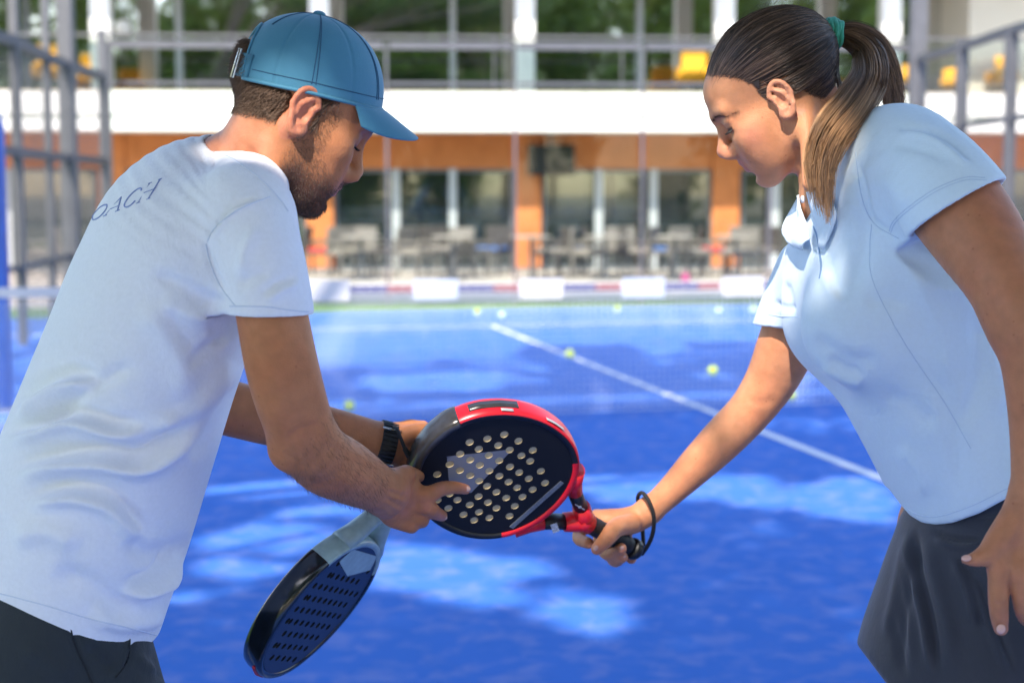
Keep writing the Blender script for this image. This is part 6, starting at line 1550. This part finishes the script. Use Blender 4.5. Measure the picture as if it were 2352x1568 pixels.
# ------------------------------------------------------------------ trees that shade the court and mirror in the glass
BARK = mat('bark', (.10, .075, .055), .9, noise=.3, nscale=12, bump=.6, bscale=30)
LEAF, n, l, b = nt('leaf'); setp(b, Roughness=.5); a = n.new('ShaderNodeVertexColor'); a.layer_name = 'Col'; l.new(a.outputs[0], b.inputs['Base Color']); b.inputs['Transmission Weight'].default_value = 0.0
tr = n.new('ShaderNodeBsdfTranslucent'); l.new(a.outputs[0], tr.inputs[0]); mxs = n.new('ShaderNodeMixShader'); mxs.inputs[0].default_value = .35; l.new(b.outputs[0], mxs.inputs[1]); l.new(tr.outputs[0], mxs.inputs[2]); l.new(mxs.outputs[0], n['Material Output'].inputs[0])
def leaf_mesh(name, C, size, rs, tone=(.07, .13, .03)):
    n = len(C); d = rs.normal(0, 1, (n, 3)); d /= np.linalg.norm(d, axis=1)[:, None]; e = np.cross(d, rs.normal(0, 1, (n, 3))); e /= np.linalg.norm(e, axis=1)[:, None]
    s = size*(.6+.8*rs.rand(n, 1)); V = np.stack([C-d*s, C+e*s*.55, C+d*s, C-e*s*.55], 1).reshape(-1, 3); F = np.arange(4*n).reshape(-1, 4)
    col = np.array(tone)*(.55+.9*rs.rand(n, 1)); col = col*np.array((1, 1, 1))+np.column_stack([.05*rs.rand(n), .03*rs.rand(n), np.zeros(n)]); me = mesh_np(name, V, F, False); set_color(me, np.repeat(col, 4, 0)); me.materials.append(LEAF); return me
def trunk(e, base, top, r0, limbs, rs):
    q = MB(); q.tube([np.array(base)+(np.array(top)-np.array(base))*t+np.array((math.sin(t*5)*.08, math.cos(t*4)*.06, 0)) for t in np.linspace(0, 1, 8)], [r0*(1-.55*t) for t in np.linspace(0, 1, 8)], 10); world_child(q.build('trunk', BARK, None, True), e)
    for tip in limbs:
        s = np.array(base)+(np.array(top)-np.array(base))*rs.uniform(.55, .95); m = (s+np.array(tip))/2+np.array((0, 0, .4)); q = MB(); q.tube(smooth_poly([s, m, np.array(tip)], 8), [r0*.42*(1-.8*t) for t in np.linspace(0, 1, 8)], 7); world_child(q.build('limb', BARK, None, True), e)
# light that reaches the ground, in photo pixels: ellipses cx, cy, rx, ry
LIT = [(1160, 742, 1150, 40), (860, 805, 200, 30), (1120, 822, 70, 24), (985, 872, 110, 18), (1200, 838, 60, 14), (1960, 815, 130, 36), (1510, 812, 40, 14), (700, 800, 60, 40),
       (620, 1150, 90, 24), (600, 1235, 72, 44), (605, 1330, 78, 44), (560, 1425, 44, 18), (760, 1150, 70, 20), (950, 1310, 120, 40), (1010, 1385, 125, 50), (1150, 1300, 100, 24), (1330, 1440, 112, 60), (1505, 1130, 165, 42), (1690, 1165, 95, 26), (1975, 1150, 105, 36), (430, 1400, 40, 26)]
LITP = []     # patches on the two people that the sun reaches: ground point of the ray, radius, share of leaves left
def lp(x, y, r, share=0.0, Y=None):
    if Y is None:
        hs = [h for h in (hit(t, x, y) for t in (bvh_m, tee_bvh, bw, pb)) if h is not None]
        if not hs: return
        p = min(hs, key=lambda h: h[1])
    else: p = P(x, y, Y)
    LITP.append((p-np.array(SUNV)*(p[2]/SUNV.z), r, share))
for q_ in ((560, 315, .05), (600, 335, .055), (635, 350, .05), (655, 320, .045), (520, 320, .03), (700, 265, .03), (740, 330, .03), (760, 370, .02), (535, 330, .02), (480, 960, -.02, .35), (530, 890, -.03, .3), (430, 1040, -.03, .5),
           (610, 800, .04, .55), (640, 880, .04, .55), (680, 960, .04, .6), (860, 1110, .03, .6), (930, 1120, .03, .45),
           (1760, 330, .06), (1720, 290, .06), (1790, 280, .05), (1800, 360, .04), (1668, 330, .04), (1650, 215, .04), (1690, 230, .045), (1820, 540, .03, .25), (1850, 640, .04, .35), (1890, 720, .03, .45), (1795, 690, .05, .2), (1780, 830, .05, .15), (1720, 930, .05, .1), (1640, 1015, .05, .2), (1560, 1095, .05, .2), (1480, 1165, .05, .3), (1410, 1190, .04, .4), (1890, 400, .03), (1895, 470, .035), (1930, 660, .03, .5)): lp(*q_)
lp(1045, 1115, .02, 0, 2.17); lp(960, 985, .03, 0, 2.25); lp(1150, 930, .05, 0, 2.22); lp(1250, 960, .05, 0, 2.25); lp(1010, 985, .04, .2, 2.17)
def is_lit(q, rs):            # q: ground xy reached by the ray
    px = to_px(np.column_stack([q, np.zeros(len(q))])); vis = (q[:, 1] > 4.3)
    x_, y_ = q[:, 0], q[:, 1]
    w1 = np.sin(x_*3.3+1.7*np.sin(y_*1.9))+.6*np.sin(x_*8.1-y_*3.1+np.sin(y_*6.7)); w2 = np.sin(y_*2.6+1.5*np.sin(x_*2.3))+.6*np.sin(y_*6.3+x_*5.2)
    sx_ = FPX/np.maximum(y_, 3); qx = px[:, 0]+w1*.13*sx_; qy = px[:, 1]+w2*.20*sx_*1.55/np.maximum(y_, 3); out = np.zeros(len(q), bool); rn = rs.rand(len(q))
    for cx, cy, rx, ry in LIT:
        d2 = ((qx-cx)/(rx*1.15+14))**2+((qy-cy)/(ry*1.2+7))**2; out |= vis & (rn < np.clip(2.3-d2*1.75, 0, 1)*.996)
    out |= vis & (qy < 772)
    for c, r, sh in LITP: out |= (~vis | (q[:, 1] < 6)) & (((q-np.array(c[:2]))**2).sum(1) < (r+.062)**2) & (rs.rand(len(q)) >= sh)
    ta = cc(court(0, 0, 0)-np.array(SUNV)*(-zt/SUNV.z)*(-1))[1] if False else cc(court(0, 0, 0)-np.array((SUNV.x, SUNV.y, 0))*(zt/SUNV.z))[1]
    qa = (np.column_stack([q, np.zeros(len(q))])-NETC)@C_AX
    qs = (np.column_stack([q, np.zeros(len(q))])-NETC)@C_RT; out |= (np.abs(qa-ta) < .20) & (qs > -3.2)
    for x, y, d in ball_desc: g_ = G(x, y+8); out |= ((q-g_[:2])**2).sum(1) < .20**2
    return out
rs = np.random.RandomState(17)
specs = [((-6.6, 1.5), 'left'), ((-7.5, -3.5), 'behind'), ((3.5, -6.5), 'right'), ((-8.4, 6.5), 'far')]
NQ = 90000
q = np.column_stack([rs.uniform(-3.2, 6.5, NQ), rs.uniform(1.2, 15.5, NQ)])
q2 = np.column_stack([rs.uniform(-1.3, 2.2, 26000), rs.uniform(2.3, 5.0, 26000)]); q = np.concatenate([q, q2])
z = np.where(q[:, 1] > 4.6, rs.uniform(8.0, 12.0, len(q)), rs.uniform(4.8, 6.4, len(q))); keep = ~is_lit(q, rs)
cl = np.sin(q[:, 0]*2.3+1.1*np.sin(q[:, 1]*1.9))+np.sin(q[:, 1]*2.9+1.7*np.sin(q[:, 0]*1.3)); keep &= (cl > -1.25) | (q[:, 1] < 5.0) | (rs.rand(len(q)) < .25)
q, z = q[keep], z[keep]; SV3 = np.array(SUNV)/SUNV.z; Cl = np.column_stack([q, np.zeros(len(q))])+SV3*z[:, None]
which = np.argmin(np.stack([np.hypot(Cl[:, 0]-s[0][0], Cl[:, 1]-s[0][1]) for s in specs], 1), 1)
labs = ['broad leafy tree overhanging the court from the left', 'broad leafy tree overhanging the court from behind', 'broad leafy tree reaching over the court from the right', 'broad leafy tree by the far left of the court']
for i, ((tx, ty), nm_) in enumerate(specs):
    C = Cl[which == i]
    if len(C) < 50: continue
    e = empty('shade_tree', (tx, ty, 0), 0, labs[i], 'tree', 'trees around the court'); o = link('crown', leaf_mesh('crown', C, .095, rs), None); world_child(o, e); o['kind'] = 'stuff'
    tips = C[rs.choice(len(C), 14)]; trunk(e, (tx, ty, 0), (tx, ty, 5.6), .26, tips, rs)
# row of trees behind the camera, seen only as reflections
base = None
for i, (tx, ty, h, w) in enumerate([(-23, -24, 19, 6.4), (-16, -28, 21, 7.0), (-9.5, -24, 18, 6.2), (-3.5, -29, 21, 6.8), (2.5, -25, 19, 6.4), (8.5, -29, 21, 7.0), (14.5, -24, 18.5, 6.4), (21, -28, 20, 7.0), (28, -25, 19, 6.6)]):
    n_ = 8800; d = rs.normal(0, 1, (n_, 3)); d /= np.linalg.norm(d, axis=1)[:, None]; cl = 60; cen = rs.normal(0, 1, (cl, 3)); cen /= np.linalg.norm(cen, axis=1)[:, None]; cen *= rs.rand(cl, 1)**.4
    C = cen[rs.randint(cl, size=n_)]+d*(rs.rand(n_, 1)**.5)*.30; C = C*np.array((w*.66, w*.50, h*.47))+np.array((tx, ty, h*.50))
    e = empty('park_tree', (tx, ty, 0), 0, ['tall', 'very tall', 'tall broad', 'old tall', 'slim tall', 'very old tall', 'dense tall', 'wide tall', 'big tall'][i]+' green tree of the park row mirrored in the club house glass', 'tree', 'park trees behind the photographer'); o = link('crown', leaf_mesh('crown', C, .30, rs, (.17, .25, .05)), None); world_child(o, e); o['kind'] = 'stuff'
    trunk(e, (tx, ty, 0), (tx, ty, h*.5), .22, C[rs.choice(n_, 6)], rs)
